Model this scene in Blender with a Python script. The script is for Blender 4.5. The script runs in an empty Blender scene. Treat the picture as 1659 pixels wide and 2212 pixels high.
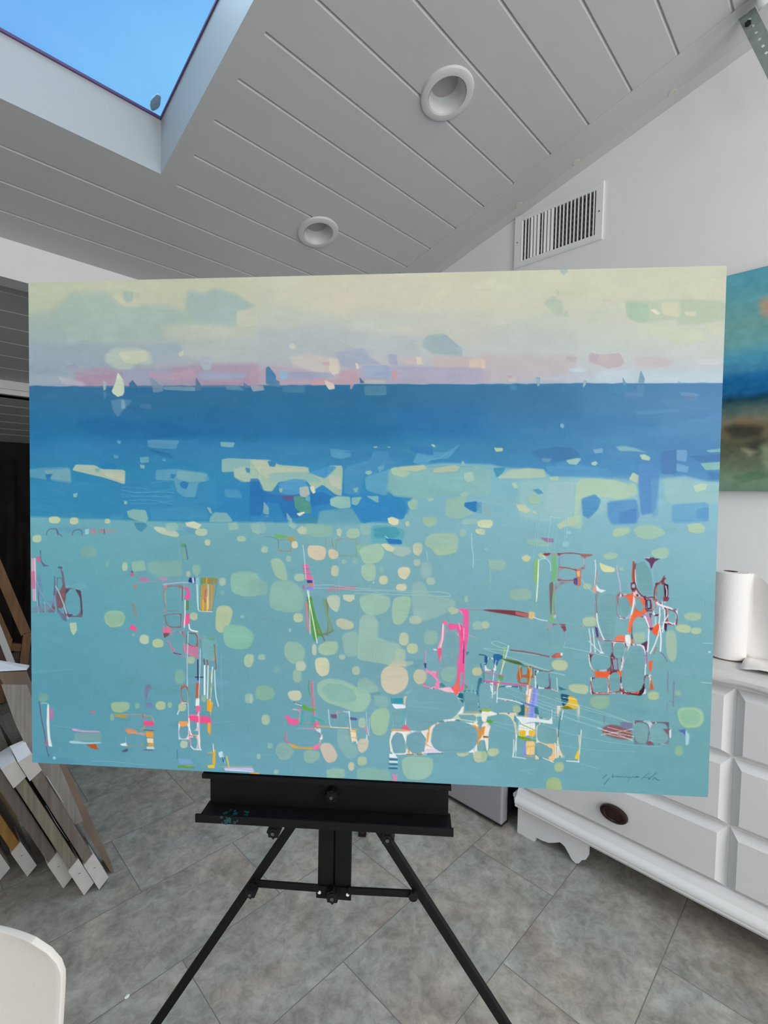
import bpy, bmesh, math, random
import numpy as np
from mathutils import Vector, Matrix
C = bpy.context.scene.collection
sc = bpy.context.scene
R = math.radians
# ---------------------------------------------------------------- camera
cam_data = bpy.data.cameras.new('camera')
cam = bpy.data.objects.new('camera', cam_data); C.objects.link(cam)
CAM = Vector((0, 0, 1.47))
PIT, ROL, YAW, FPX = R(2.38), R(1.2), R(44.48), 1033.0
def cam_axes():
    p, r, y = PIT, ROL, YAW
    dx = np.array([math.sin(y), 0, math.cos(y)]); dy = np.array([-math.cos(y), 0, math.sin(y)]); dz = np.array([0, 1., 0])
    Rp = np.array([[1, 0, 0], [0, math.cos(p), -math.sin(p)], [0, math.sin(p), math.cos(p)]])
    Rr = np.array([[math.cos(r), -math.sin(r), 0], [math.sin(r), math.cos(r), 0], [0, 0, 1]])
    return np.array([Rr @ Rp @ d for d in (dx, dy, -dz)])
MW = cam_axes()
m = Matrix.Identity(4)
for i in range(3):
    m[i][0] = MW[i, 0]; m[i][1] = -MW[i, 1]; m[i][2] = -MW[i, 2]; m[i][3] = CAM[i]
cam.matrix_world = m
cam_data.sensor_fit = 'VERTICAL'; cam_data.sensor_height = 36; cam_data.lens = FPX / 2212 * 36
cam_data.clip_start = .02; cam_data.clip_end = 60
sc.camera = cam
# ---------------------------------------------------------------- sky, daylight, exposure
sc.view_settings.view_transform = 'Standard'; sc.view_settings.look = 'None'
sc.view_settings.gamma = 1; sc.view_settings.exposure = 0.0
w = bpy.data.worlds.new('sky'); sc.world = w; w.use_nodes = True
nt = w.node_tree; nt.nodes.clear()
wo = nt.nodes.new('ShaderNodeOutputWorld'); bg = nt.nodes.new('ShaderNodeBackground')
tc = nt.nodes.new('ShaderNodeTexCoord'); no = nt.nodes.new('ShaderNodeTexNoise'); cr = nt.nodes.new('ShaderNodeValToRGB')
no.inputs['Scale'].default_value = 2.2; no.inputs['Detail'].default_value = 2; no.inputs['Distortion'].default_value = .4
cr.color_ramp.elements[0].position = .40; cr.color_ramp.elements[0].color = (.175, .42, .92, 1)
cr.color_ramp.elements[1].position = .62; cr.color_ramp.elements[1].color = (.26, .62, .98, 1)
nt.links.new(tc.outputs['Generated'], no.inputs['Vector']); nt.links.new(no.outputs['Fac'], cr.inputs['Fac'])
nt.links.new(cr.outputs['Color'], bg.inputs['Color']); bg.inputs['Strength'].default_value = 1.0
nt.links.new(bg.outputs[0], wo.inputs[0])
def area(name, loc, tgt, sx, sy, power, col):
    l = bpy.data.lights.new(name, 'AREA'); l.shape = 'RECTANGLE'; l.size = sx; l.size_y = sy; l.energy = power; l.color = col
    o = bpy.data.objects.new(name, l); C.objects.link(o); o.location = loc
    o.rotation_euler = (Vector(tgt) - Vector(loc)).to_track_quat('-Z', 'Y').to_euler()
    return o
area('door_daylight', (.10, -2.45, 1.7), (.10, 0, .75), 2.9, 2.0, 80, (1, .935, .85))      # daylight entering by the open rear door
area('added_high_fill', (1.15, -2.45, 3.15), (2.3, .6, 3.2), 1.3, .7, 32, (1, .95, .88))                    # added light from an unseen high opening, brightens the upper right wall
area('skylight_daylight', (.2, 1.5, 3.62), (.2, 1.5, 0), 1.1, 1.1, 21, (.72, .86, 1))     # sky above the skylight glass
# ---------------------------------------------------------------- materials
def mat(name, col, rough=.6, metal=0., var=.0, vscale=8., bump=0., bscale=60., spec=.5, col2=None, stretch=None, trans=0):
    m = bpy.data.materials.new(name); m.use_nodes = True
    nt = m.node_tree; b = nt.nodes['Principled BSDF']
    b.inputs['Roughness'].default_value = rough; b.inputs['Metallic'].default_value = metal
    b.inputs['Specular IOR Level'].default_value = spec
    tc = nt.nodes.new('ShaderNodeTexCoord'); mp = nt.nodes.new('ShaderNodeMapping')
    nt.links.new(tc.outputs['Object'], mp.inputs['Vector'])
    if stretch: mp.inputs['Scale'].default_value = stretch
    n = nt.nodes.new('ShaderNodeTexNoise'); n.inputs['Scale'].default_value = vscale; n.inputs['Detail'].default_value = 6
    nt.links.new(mp.outputs[0], n.inputs['Vector'])
    r = nt.nodes.new('ShaderNodeValToRGB')
    c = np.array(col[:3]); lo = c * (1 - var) if col2 is None else np.array(col2); hi = np.minimum(c * (1 + var), 1) if col2 is None else c
    r.color_ramp.elements[0].color = (*lo, 1); r.color_ramp.elements[1].color = (*hi, 1)
    r.color_ramp.elements[0].position = .3; r.color_ramp.elements[1].position = .7
    nt.links.new(n.outputs['Fac'], r.inputs['Fac']); nt.links.new(r.outputs['Color'], b.inputs['Base Color'])
    if bump:
        n2 = nt.nodes.new('ShaderNodeTexNoise'); n2.inputs['Scale'].default_value = bscale; n2.inputs['Detail'].default_value = 4
        nt.links.new(mp.outputs[0], n2.inputs['Vector'])
        bp = nt.nodes.new('ShaderNodeBump'); bp.inputs['Strength'].default_value = bump; bp.inputs['Distance'].default_value = .002
        nt.links.new(n2.outputs['Fac'], bp.inputs['Height']); nt.links.new(bp.outputs[0], b.inputs['Normal'])
    return m
M = {}
M['wall'] = mat('white_wall_paint', (.78, .78, .77), .7, var=.02, vscale=3, bump=.15, bscale=90)
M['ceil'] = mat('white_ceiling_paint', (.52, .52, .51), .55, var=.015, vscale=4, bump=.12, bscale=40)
M['trim'] = mat('white_trim_paint', (.80, .80, .79), .5, var=.02)
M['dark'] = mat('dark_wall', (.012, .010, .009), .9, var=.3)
M['curtain'] = mat('dark_cloth', (.018, .012, .010), .9, var=.6, vscale=5)
M['metal_w'] = mat('white_enamel', (.78, .79, .78), .35, var=.01)
M['black'] = mat('black_void', (.012, .012, .016), .6, var=.1)
M['duct'] = mat('dark_duct_shade', (.04, .035, .045), .6, var=.3, vscale=20)
M['easel'] = mat('black_powder_coat', (.004, .004, .0045), .6, spec=.25, var=.2, vscale=30, bump=.1, bscale=200)
M['knob'] = mat('black_plastic', (.007, .007, .008), .4, spec=.3)
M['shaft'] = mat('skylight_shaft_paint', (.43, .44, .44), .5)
M['bolt'] = mat('steel_bolt', (.25, .24, .25), .3, 1)
M['paintspill'] = mat('dried_teal_paint', (.005, .06, .07), .5, var=.4, vscale=60)
M['dresser'] = mat('white_furniture_paint', (.80, .79, .78), .45, var=.02, vscale=4)
M['drawer'] = mat('drawer_paint', (.74, .73, .72), .5, var=.03, vscale=5)
M['pull'] = mat('aged_bronze', (.045, .02, .018), .3, .6, var=.3, vscale=60)
M['towel'] = mat('paper_towel', (.84, .81, .78), .95, var=.02, bump=.5, bscale=160)
M['core'] = mat('cardboard_core', (.16, .09, .06), .9)
M['sheet'] = mat('crumpled_paper', (.68, .66, .63), .9, var=.04, bump=.4, bscale=40)
M['steel'] = mat('brushed_steel', (.42, .41, .43), .4, .35, var=.04, vscale=40, stretch=(1, 1, 30))
M['fridge'] = mat('black_appliance', (.012, .012, .014), .4)
M['card'] = mat('brown_cardboard', (.21, .15, .11), .8, var=.12, vscale=12, bump=.2, bscale=100)
M['cardw'] = mat('white_cardboard', (.62, .58, .54), .85, var=.05, vscale=30, bump=.25, bscale=150)
M['cardt'] = mat('white_card_and_lit_tops', (.80, .80, .82), .8, var=.02)  # lit cap tops painted as a brighter card; paper tags share it
M['pack1'] = mat('taupe_wrap', (.19, .155, .13), .3, var=.25, vscale=5, stretch=(20, 20, 1))
M['pack2'] = mat('olive_wrap', (.21, .19, .135), .3, var=.25, vscale=5, stretch=(20, 20, 1))
M['pack3'] = mat('brown_grey_wrap', (.17, .14, .12), .3, var=.25, vscale=5, stretch=(20, 20, 1))
M['gold'] = mat('golden_wood', (.33, .17, .035), .45, var=.25, vscale=10, stretch=(8, 8, 1))
M['darkpack'] = mat('dark_wrap', (.02, .018, .018), .3, var=.3)
M['wood'] = mat('pine_wood', (.27, .14, .06), .55, var=.25, vscale=6, stretch=(10, 10, 1))
M['wboard'] = mat('white_board', (.70, .70, .68), .6)
M['maroon'] = mat('maroon_board_face', (.10, .04, .04), .5)
M['chair'] = mat('ivory_plastic', (.76, .71, .64), .42, var=.015, bump=.1, bscale=120)
M['chairleg'] = mat('grey_steel_leg', (.4, .4, .4), .3, 1)
M['putty'] = mat('beige_putty', (.60, .56, .46), .8, var=.05)
M['galv'] = mat('galvanised_steel', (.30, .35, .32), .45, .4, var=.15, vscale=30)
M['lens'] = mat('frosted_lens', (.42, .39, .38), .5)
M['ledring'] = mat('light_trim_white', (.60, .60, .58), .45)
M['canvas_side'] = mat('primed_canvas_side', (.72, .76, .76), .8, bump=.3, bscale=300)
M['scrap'] = mat('white_scrap', (.85, .85, .83), .8)
M['leaf'] = mat('grey_leaf', (.50, .55, .55), .8)
def glass_mat():
    m = bpy.data.materials.new('skylight_glass'); m.use_nodes = True; nt = m.node_tree; nt.nodes.clear()
    o = nt.nodes.new('ShaderNodeOutputMaterial'); t = nt.nodes.new('ShaderNodeBsdfTransparent'); g = nt.nodes.new('ShaderNodeBsdfGlossy')
    mx = nt.nodes.new('ShaderNodeMixShader'); f = nt.nodes.new('ShaderNodeFresnel'); f.inputs['IOR'].default_value = 1.25
    t.inputs['Color'].default_value = (.93, .98, 1, 1); g.inputs['Roughness'].default_value = .05
    nt.links.new(f.outputs[0], mx.inputs[0]); nt.links.new(t.outputs[0], mx.inputs[1]); nt.links.new(g.outputs[0], mx.inputs[2]); nt.links.new(mx.outputs[0], o.inputs[0])
    return m
M['glass'] = glass_mat()
def floor_mat():
    m = bpy.data.materials.new('stone_look_plank_tile'); m.use_nodes = True; nt = m.node_tree; b = nt.nodes['Principled BSDF']
    L = nt.links.new; N = nt.nodes.new
    tc = N('ShaderNodeTexCoord'); mp = N('ShaderNodeMapping'); mp.inputs['Location'].default_value = (-.601, -.02, 0)
    L(tc.outputs['Object'], mp.inputs['Vector'])
    br = N('ShaderNodeTexBrick'); br.offset = .5; br.inputs['Scale'].default_value = 1; br.inputs['Brick Width'].default_value = .71
    br.inputs['Row Height'].default_value = .3525; br.inputs['Mortar Size'].default_value = .0016; br.inputs['Mortar Smooth'].default_value = .3
    br.inputs['Color1'].default_value = (.47, .47, .47, 1); br.inputs['Color2'].default_value = (.53, .53, .53, 1); br.inputs['Mortar'].default_value = (.5, .5, .5, 1)
    L(mp.outputs[0], br.inputs['Vector'])
    def noise(s, d, dist=0, rough=.6):
        n = N('ShaderNodeTexNoise'); n.inputs['Scale'].default_value = s; n.inputs['Detail'].default_value = d; n.inputs['Distortion'].default_value = dist
        n.inputs['Roughness'].default_value = rough
        # shift the stone figure from tile to tile
        v = N('ShaderNodeVectorMath'); v.operation = 'ADD'; L(tc.outputs['Object'], v.inputs[0])
        s2 = N('ShaderNodeVectorMath'); s2.operation = 'SCALE'; s2.inputs['Scale'].default_value = 40; L(br.outputs['Color'], s2.inputs[0]); L(s2.outputs[0], v.inputs[1])
        L(v.outputs[0], n.inputs['Vector']); return n
    n1 = noise(6, 12, .5, .72); n2 = noise(24, 12, .5, .75); n3 = noise(2.5, 3, 1.0)
    r1 = N('ShaderNodeValToRGB'); e = r1.color_ramp.elements
    e[0].position = .33; e[0].color = (.30, .285, .26, 1); e[1].position = .68; e[1].color = (.54, .515, .475, 1)
    x = r1.color_ramp.elements.new(.5); x.color = (.41, .39, .36, 1)
    L(n1.outputs['Fac'], r1.inputs['Fac'])
    r2 = N('ShaderNodeValToRGB'); r2.color_ramp.elements[0].position = .36; r2.color_ramp.elements[0].color = (.62, .61, .58, 1)
    r2.color_ramp.elements[1].position = .60; r2.color_ramp.elements[1].color = (1.12, 1.12, 1.12, 1)
    L(n2.outputs['Fac'], r2.inputs['Fac'])
    mu = N('ShaderNodeMix'); mu.data_type = 'RGBA'; mu.blend_type = 'MULTIPLY'; mu.inputs[0].default_value = .8
    L(r1.outputs[0], mu.inputs[6]); L(r2.outputs[0], mu.inputs[7])
    r3 = N('ShaderNodeValToRGB'); r3.color_ramp.elements[0].color = (1.0, .93, .88, 1); r3.color_ramp.elements[1].color = (.93, 1.0, .99, 1)
    r3.color_ramp.elements[0].position = .35; r3.color_ramp.elements[1].position = .6
    L(n3.outputs['Fac'], r3.inputs['Fac'])
    mu2 = N('ShaderNodeMix'); mu2.data_type = 'RGBA'; mu2.blend_type = 'MULTIPLY'; mu2.inputs[0].default_value = 1
    L(mu.outputs[2], mu2.inputs[6]); L(r3.outputs[0], mu2.inputs[7])
    mo = N('ShaderNodeMix'); mo.data_type = 'RGBA'; L(br.outputs['Fac'], mo.inputs[0]); L(mu2.outputs[2], mo.inputs[6]); mo.inputs[7].default_value = (.19, .18, .17, 1)
    L(mo.outputs[2], b.inputs['Base Color']); b.inputs['Roughness'].default_value = .5
    bp = N('ShaderNodeBump'); bp.invert = True; bp.inputs['Strength'].default_value = .5; bp.inputs['Distance'].default_value = .002
    L(br.outputs['Fac'], bp.inputs['Height']); L(bp.outputs[0], b.inputs['Normal'])
    return m
M['floor'] = floor_mat()
def attr_mat(name, rough, bump=.12):
    m = bpy.data.materials.new(name); m.use_nodes = True; nt = m.node_tree; b = nt.nodes['Principled BSDF']
    a = nt.nodes.new('ShaderNodeAttribute'); a.attribute_name = 'paint'
    nt.links.new(a.outputs['Color'], b.inputs['Base Color'])
    b.inputs['Roughness'].default_value = rough; b.inputs['Specular IOR Level'].default_value = .12
    tc = nt.nodes.new('ShaderNodeTexCoord'); n = nt.nodes.new('ShaderNodeTexNoise'); n.inputs['Scale'].default_value = 450
    nt.links.new(tc.outputs['Object'], n.inputs['Vector'])
    bp = nt.nodes.new('ShaderNodeBump'); bp.inputs['Strength'].default_value = bump; bp.inputs['Distance'].default_value = .001
    nt.links.new(n.outputs['Fac'], bp.inputs['Height']); nt.links.new(bp.outputs[0], b.inputs['Normal'])
    return m
M['oil'] = attr_mat('oil_paint', .55); M['oil2'] = attr_mat('oil_paint_landscape', .6)
# ---------------------------------------------------------------- mesh helpers
class MB:
    def __init__(s): s.bm = bmesh.new()
    def box(s, x0, x1, y0, y1, z0, z1, bev=0, mtx=None, seg=2):
        b = bmesh.new()
        vs = [b.verts.new((x, y, z)) for x in (x0, x1) for y in (y0, y1) for z in (z0, z1)]
        for f in ((0, 1, 3, 2), (4, 6, 7, 5), (0, 4, 5, 1), (2, 3, 7, 6), (0, 2, 6, 4), (1, 5, 7, 3)): b.faces.new([vs[i] for i in f])
        if bev: bmesh.ops.bevel(b, geom=b.edges[:], offset=bev, segments=seg, affect='EDGES', profile=.7)
        return s.add(b, mtx)
    def add(s, b, mtx=None):
        if mtx is not None: b.transform(mtx)
        me = bpy.data.meshes.new('tmp'); b.to_mesh(me); b.free(); s.bm.from_mesh(me); bpy.data.meshes.remove(me); return s
    def cyl(s, p0, p1, r, seg=24, r1=None, bev=0):
        p0, p1 = Vector(p0), Vector(p1); b = bmesh.new()
        bmesh.ops.create_cone(b, cap_ends=True, segments=seg, radius1=r, radius2=r if r1 is None else r1, depth=(p1 - p0).length)
        if bev: bmesh.ops.bevel(b, geom=[e for e in b.edges if len(e.link_faces) == 2 and any(len(f.verts) > 4 for f in e.link_faces)], offset=bev, segments=2, affect='EDGES')
        q = (p1 - p0).to_track_quat('Z', 'Y').to_matrix().to_4x4()
        return s.add(b, Matrix.Translation((p0 + p1) / 2) @ q)
    def bar(s, p0, p1, w, t, up=(0, 0, 1), bev=.001):
        """rectangular bar from p0 to p1; w across, t along 'up' """
        p0, p1, up = Vector(p0), Vector(p1), Vector(up)
        z = (p1 - p0).normalized(); x = up.cross(z).normalized(); y = z.cross(x)
        mt = Matrix((x, y, z)).transposed().to_4x4(); mt.translation = p0
        return s.box(-w / 2, w / 2, -t / 2, t / 2, 0, (p1 - p0).length, bev, mt)
    def prism(s, pts, vec, mtx=None):
        b = bmesh.new(); v = [b.verts.new(p) for p in pts]; w = [b.verts.new(Vector(p) + Vector(vec)) for p in pts]
        b.faces.new(v); b.faces.new(w[::-1]); n = len(v)
        for i in range(n): b.faces.new((v[i], w[i], w[(i + 1) % n], v[(i + 1) % n]))
        return s.add(b, mtx)
    def lathe(s, prof, seg=48, mtx=None):
        b = bmesh.new(); rings = []
        for r, z in prof:
            rings.append([b.verts.new((r * math.cos(2 * math.pi * i / seg), r * math.sin(2 * math.pi * i / seg), z)) for i in range(seg)])
        for a, c in zip(rings, rings[1:]):
            for i in range(seg): b.faces.new((a[i], a[(i + 1) % seg], c[(i + 1) % seg], c[i]))
        return s.add(b, mtx)
    def grid(s, P):
        b = bmesh.new(); V = [[b.verts.new(p) for p in row] for row in P]
        for i in range(len(P) - 1):
            for j in range(len(P[0]) - 1): b.faces.new((V[i][j], V[i][j + 1], V[i + 1][j + 1], V[i + 1][j]))
        return s.add(b)
    def build(s, name, m, parent=None, smooth=False):
        bmesh.ops.recalc_face_normals(s.bm, faces=s.bm.faces[:])
        me = bpy.data.meshes.new(name); s.bm.to_mesh(me); s.bm.free()
        me.materials.append(m)
        if smooth:
            for p in me.polygons: p.use_smooth = True
            me.set_sharp_from_angle(angle=R(40))
        o = bpy.data.objects.new(name, me); C.objects.link(o)
        if parent: o.parent = parent; o.matrix_parent_inverse = Matrix.Translation(-parent.location)
        return o
def thing(name, label, cat, loc=(0, 0, 0), group=None):
    o = bpy.data.objects.new(name, None); o.empty_display_size = .05; C.objects.link(o); o.location = loc
    return tag(o, label, cat, group)
def tag(o, label, cat, group=None):
    o['label'] = label; o['category'] = cat
    if group: o['group'] = group
    return o
def struct(o): o['kind'] = 'structure'; return o
def sub_parent(o, par, root):      # second level part: par is already offset by root
    o.parent = par; o.matrix_parent_inverse = Matrix.Identity(4)
    return o
# ---------------------------------------------------------------- room shell
XW, YF, SL = 2.36, 2.81, .268
XL, YB = -1.9, -2.6
def cz(y): return 3.341 - SL * y
b = MB(); b.box(XL - .1, 4.2, YB - .1, 5.5, -.05, 0); struct(b.build('floor', M['floor']))
SKX0, SKX1, SKY0, SKY1 = -.42, .79, .92, 2.12
LIGHTS = [(1.520, 1.198), (1.536, 2.026)]
def strip(bm, x0, x1, y0, y1, grooves, holes=(), z=cz, gw=.0060, gd=.0085):
    ys = {y0, y1}; dep = {}
    for g in grooves:
        if y0 < g < y1:
            for q in (g - gw, g, g + gw): ys.add(q)
            dep[g] = gd
    xs = {x0, x1}; hs = []
    for hx, hy in holes:
        a = .075; xs |= {hx - a, hx + a}; ys |= {hy - a, hy + a}; hs.append((hx, hy, a))
    ys = sorted(ys); xs = sorted(xs); cache = {}
    def V(x, y, sup=False):
        k = (round(x, 5), round(y, 5), sup)
        if k not in cache: cache[k] = bm.verts.new((x, y, z(y) + (0 if sup else dep.get(y, 0))))
        return cache[k]
    for i in range(len(xs) - 1):
        for j in range(len(ys) - 1):
            mx, my = (xs[i] + xs[i + 1]) / 2, (ys[j] + ys[j + 1]) / 2
            if any(abs(mx - h[0]) < h[2] and abs(my - h[1]) < h[2] for h in hs): continue
            bm.faces.new((V(xs[i], ys[j]), V(xs[i], ys[j + 1]), V(xs[i + 1], ys[j + 1]), V(xs[i + 1], ys[j])))
    for g in dep:      # closed groove ends
        for x in (x0, x1):
            bm.faces.new((V(x, g - gw), V(x, g), V(x, g + gw)))
    for hx, hy, a in hs:
        n = 32; ring = []; sq = []
        for k in range(n):
            t = 2 * math.pi * (k + .5) / n; c, s_ = math.cos(t), math.sin(t); q = a / max(abs(c), abs(s_))
            ring.append(bm.verts.new((hx + .072 * c, hy + .072 * s_, z(hy + .072 * s_))))
            sq.append(bm.verts.new((hx + q * c, hy + q * s_, z(hy + q * s_))))
        for k in range(n): bm.faces.new((ring[k], ring[(k + 1) % n], sq[(k + 1) % n], sq[k]))
GR = [.564 - .172 * k for k in range(1, 19)] + [.564, .731, .905, 1.078, 1.266, 1.436, 1.611, 1.79, 1.966, 2.134]
GR2 = [2.31, 2.48, 2.642]
bm_ = MB()
strip(bm_.bm, SKX1 + .072, 2.15, YB, 2.2, GR, LIGHTS)
strip(bm_.bm, SKX1, SKX1 + .072, YB, 2.2, [])
strip(bm_.bm, XL, 2.15, 2.2, YF, GR2)
strip(bm_.bm, SKX0, SKX1, SKY1, 2.2, [])
strip(bm_.bm, XL, SKX0, YB, 2.2, GR)
strip(bm_.bm, SKX0, SKX1, YB, SKY0 - .06, GR)
strip(bm_.bm, SKX0, SKX1, SKY0 - .06, SKY0, [])
strip(bm_.bm, 2.15, XW, YB, YF, [])
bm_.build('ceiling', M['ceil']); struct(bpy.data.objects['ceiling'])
# roof above the boards, open over the skylight shaft
H = .23
b = MB()
for x0, x1, y0, y1 in ((XL - .1, SKX0 - .02, YB - .1, 2.95), (SKX1 + .02, XW + .1, YB - .1, 2.95), (SKX0 - .02, SKX1 + .02, YB - .1, SKY0 - .02), (SKX0 - .02, SKX1 + .02, SKY1 + .02, 2.95)):
    b.prism([(x0, y0, cz(y0) + H - .06), (x0, y1, cz(y1) + H - .06), (x1, y1, cz(y1) + H - .06), (x1, y0, cz(y0) + H - .06)], (0, 0, .057))
struct(b.build('ceiling', M['trim'])); bpy.data.objects['ceiling.001'].name = 'ceiling_roof'
b = MB()                                             # skylight shaft
def wallq(x0, y0, x1, y1, t, zo0=0, zo1=H):
    pts = [(x0, y0, cz(y0) + zo0), (x1, y1, cz(y1) + zo0), (x1, y1, cz(y1) + zo1), (x0, y0, cz(y0) + zo1)]
    b.prism(pts, t)
wallq(SKX1, SKY0, SKX1, SKY1, (.02, 0, 0), .001); wallq(SKX0, SKY0, SKX0, SKY1, (-.02, 0, 0), .001)
wallq(SKX0 - .02, SKY1, SKX1 + .02, SKY1, (0, .02, 0), .001); wallq(SKX0 - .02, SKY0, SKX1 + .02, SKY0, (0, -.02, 0), .001)
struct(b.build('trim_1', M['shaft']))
win = thing('window_1', 'x', 'x', (SKX1, SKY1, cz(SKY1) + H)); del win['label']; del win['category']; win['kind'] = 'structure'
b = MB()
for x0, x1, y0, y1 in ((SKX0, SKX1, SKY1 - .006, SKY1), (SKX0, SKX1, SKY0, SKY0 + .006), (SKX1 - .005, SKX1, SKY0, SKY1), (SKX0, SKX0 + .005, SKY0, SKY1)):
    b.prism([(x0, y0, cz(y0) + H - .012), (x0, y1, cz(y1) + H - .012), (x1, y1, cz(y1) + H - .012), (x1, y0, cz(y0) + H - .012)], (0, 0, .01))
b.build('window_gasket', mat('dark_gasket', (.10, .06, .16), .6), win)
b = MB(); b.prism([(SKX0, SKY0, cz(SKY0) + H), (SKX0, SKY1, cz(SKY1) + H), (SKX1, SKY1, cz(SKY1) + H), (SKX1, SKY0, cz(SKY0) + H)], (0, 0, .006))
b.build('window_pane', M['glass'], win)
# walls
b = MB(); b.prism([(XW, YB, 0), (XW, YB, cz(YB) + H), (XW, YF + .14, cz(YF) + H), (XW, YF + .14, 0)], (.1, 0, 0)); struct(b.build('wall_right', M['wall']))
b = MB(); b.prism([(XL, YB, 0), (XL, YB, cz(YB) + H), (XL, YF, cz(YF) + H), (XL, YF, 0)], (-.1, 0, 0)); struct(b.build('wall_left', M['wall']))
HB = 2.414
b = MB()
b.prism([(XL, YF, HB), (XL, YF, cz(YF) + .12), (XW, YF, cz(YF) + .12), (XW, YF, 0), (1.35, YF, 0), (1.35, YF, HB)], (0, .13, 0))
struct(b.build('wall_far', M['wall']))
b = MB()                                              # rear wall with the open door
ZB = cz(YB)
b.box(XL, -1.25, YB - .1, YB, 0, ZB + .2); b.box(1.95, XW, YB - .1, YB, 0, ZB + .2); b.box(-1.25, 1.95, YB - .1, YB, 2.6, 2.78); b.box(-1.25, .4, YB - .1, YB, 2.78, ZB + .2); b.box(1.8, 1.95, YB - .1, YB, 2.78, ZB + .2); b.box(.4, 1.8, YB - .1, YB, 3.52, ZB + .2)  # upper gap added to go with the high rear light
struct(b.build('wall_back', M['wall']))
# room beyond
fy = [3.40 + .1715 * k for k in range(5)] + [3.228]
b = MB(); strip(b.bm, XL, 4.1, YF + .13, 4.27, fy); o = struct(b.build('ceiling', M['ceil'])); o.name = 'ceiling_beyond'
b = MB(); b.box(XL, 4.1, 4.27, 4.33, 2.10, 2.235, .004); b.box(XL, 4.1, 4.255, 4.27, 2.135, 2.15, .003); struct(b.build('trim_2', M['trim']))
def cz2(y): return 3.244 - SL * y
b = MB(); strip(b.bm, XL, 4.1, 4.33, 5.25, [4.47, 4.63, 4.79, 4.94, 5.07], z=cz2, gw=.008, gd=.008); o = struct(b.build('ceiling', M['ceil'])); o.name = 'ceiling_low'
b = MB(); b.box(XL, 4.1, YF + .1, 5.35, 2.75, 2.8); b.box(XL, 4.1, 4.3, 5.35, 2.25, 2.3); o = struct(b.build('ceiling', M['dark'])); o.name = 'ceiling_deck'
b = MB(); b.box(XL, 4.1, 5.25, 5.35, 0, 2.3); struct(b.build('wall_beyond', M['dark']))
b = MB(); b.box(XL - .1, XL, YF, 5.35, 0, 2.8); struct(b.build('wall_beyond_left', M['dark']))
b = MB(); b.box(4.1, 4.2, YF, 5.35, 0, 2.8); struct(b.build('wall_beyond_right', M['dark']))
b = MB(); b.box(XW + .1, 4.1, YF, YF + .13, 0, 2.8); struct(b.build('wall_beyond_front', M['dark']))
# flat border board of the ceiling along the right wall, with filled nail holes
b = MB(); b.prism([(2.15, YB, cz(YB) - .0025), (2.15, YF, cz(YF) - .0025), (XW, YF, cz(YF) - .004), (XW, YB, cz(YB) - .004)], (0, 0, .0035)); tr = struct(b.build('trim_3', M['ceil']))
b = MB(); b.prism([(XW - .05, YB, cz(YB) - .004), (XW, YB, cz(YB) - .004), (XW, YB, cz(YB) - .018)], (0, YF - YB, -SL * (YF - YB))); struct(b.build('trim_4', M['ceil']))
def ceil_m(x, y, off=0):
    mt = Matrix.Rotation(-math.atan(SL), 4, 'X'); mt.translation = (x, y, cz(y) + off); return mt
for x, y in ((2.30, 1.018), (2.30, 1.317), (2.31, .62)):
    b = MB(); b.lathe([(0.0001, -.0012), (.017, -.0012), (.018, 0)], 20, ceil_m(x, y, -.004)); b.build('putty_spot', M['putty'], tr)
# ---------------------------------------------------------------- recessed lights
def downlight(x, y, label):
    t = thing('recessed_light', label, 'ceiling light', (x, y, cz(y)), 'recessed ceiling lights'); mt = ceil_m(x, y)
    b = MB(); b.lathe([(.072, .004), (.072, -.004), (.076, -.011), (.092, -.012), (.102, -.008), (.106, 0), (.104, .001)], 64, mt); b.build('trim_ring', M['ledring'], t, True)
    b = MB(); b.lathe([(.073, -.008), (.068, .0), (.058, .03), (.052, .048), (.050, .05)], 64, mt); b.build('reflector', M['ledring'], t, True)
    b = MB(); b.lathe([(.0005, .046), (.045, .046), (.053, .047), (.053, .06), (.0005, .06)], 48, mt); b.build('lens', M['lens'], t, True)
    return t
downlight(*LIGHTS[0], 'round white recessed downlight nearer the camera, above the vent')
downlight(*LIGHTS[1], 'round white recessed downlight farther off, just above the top edge of the seascape')
# ---------------------------------------------------------------- vent on right wall
y0, y1, z0, z1 = .905, 1.365, 2.688, 2.957
t = thing('air_vent', 'white metal air return grille with vertical louvers high on right wall', 'vent', (XW, (y0 + y1) / 2, z0))
fy0, fy1, fz0, fz1 = .938, 1.33, 2.716, 2.925
b = MB(); X0 = XW - .012
pts = [(y0, y1, z0, fz0), (y0, y1, fz1, z1), (y0, fy0, fz0, fz1), (fy1, y1, fz0, fz1)]
def frus(b, ya, yb, za, zb):
    b.box(XW - .011, XW, ya, yb, za, zb, 0)
for p in pts: frus(b, *p)
b.box(XW - .013, XW - .0105, y0 + .006, y1 - .006, z0 + .006, z0 + .010, .001); b.box(XW - .013, XW - .0105, y0 + .006, y1 - .006, z1 - .010, z1 - .006, .001)
b.build('vent_frame', M['metal_w'], t)
b = MB(); b.box(XW - .002, XW - .0005, fy0, fy1, fz0, fz1); b.build('vent_shade_plate', M['duct'], t)  # flat dark plate, the shade behind the louvers painted in
random.seed(3)
for k in range(7):
    z = fz0 + .03 * (k + .5)
    b = MB(); b.box(XW - .004, XW - .002, fy0, fy1, z, z + .012); b.build('rear_louver', mat('dark_louver', (.10, .09, .10), .5) if k == 0 else bpy.data.materials['dark_louver'], t)
nb = 21
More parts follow.
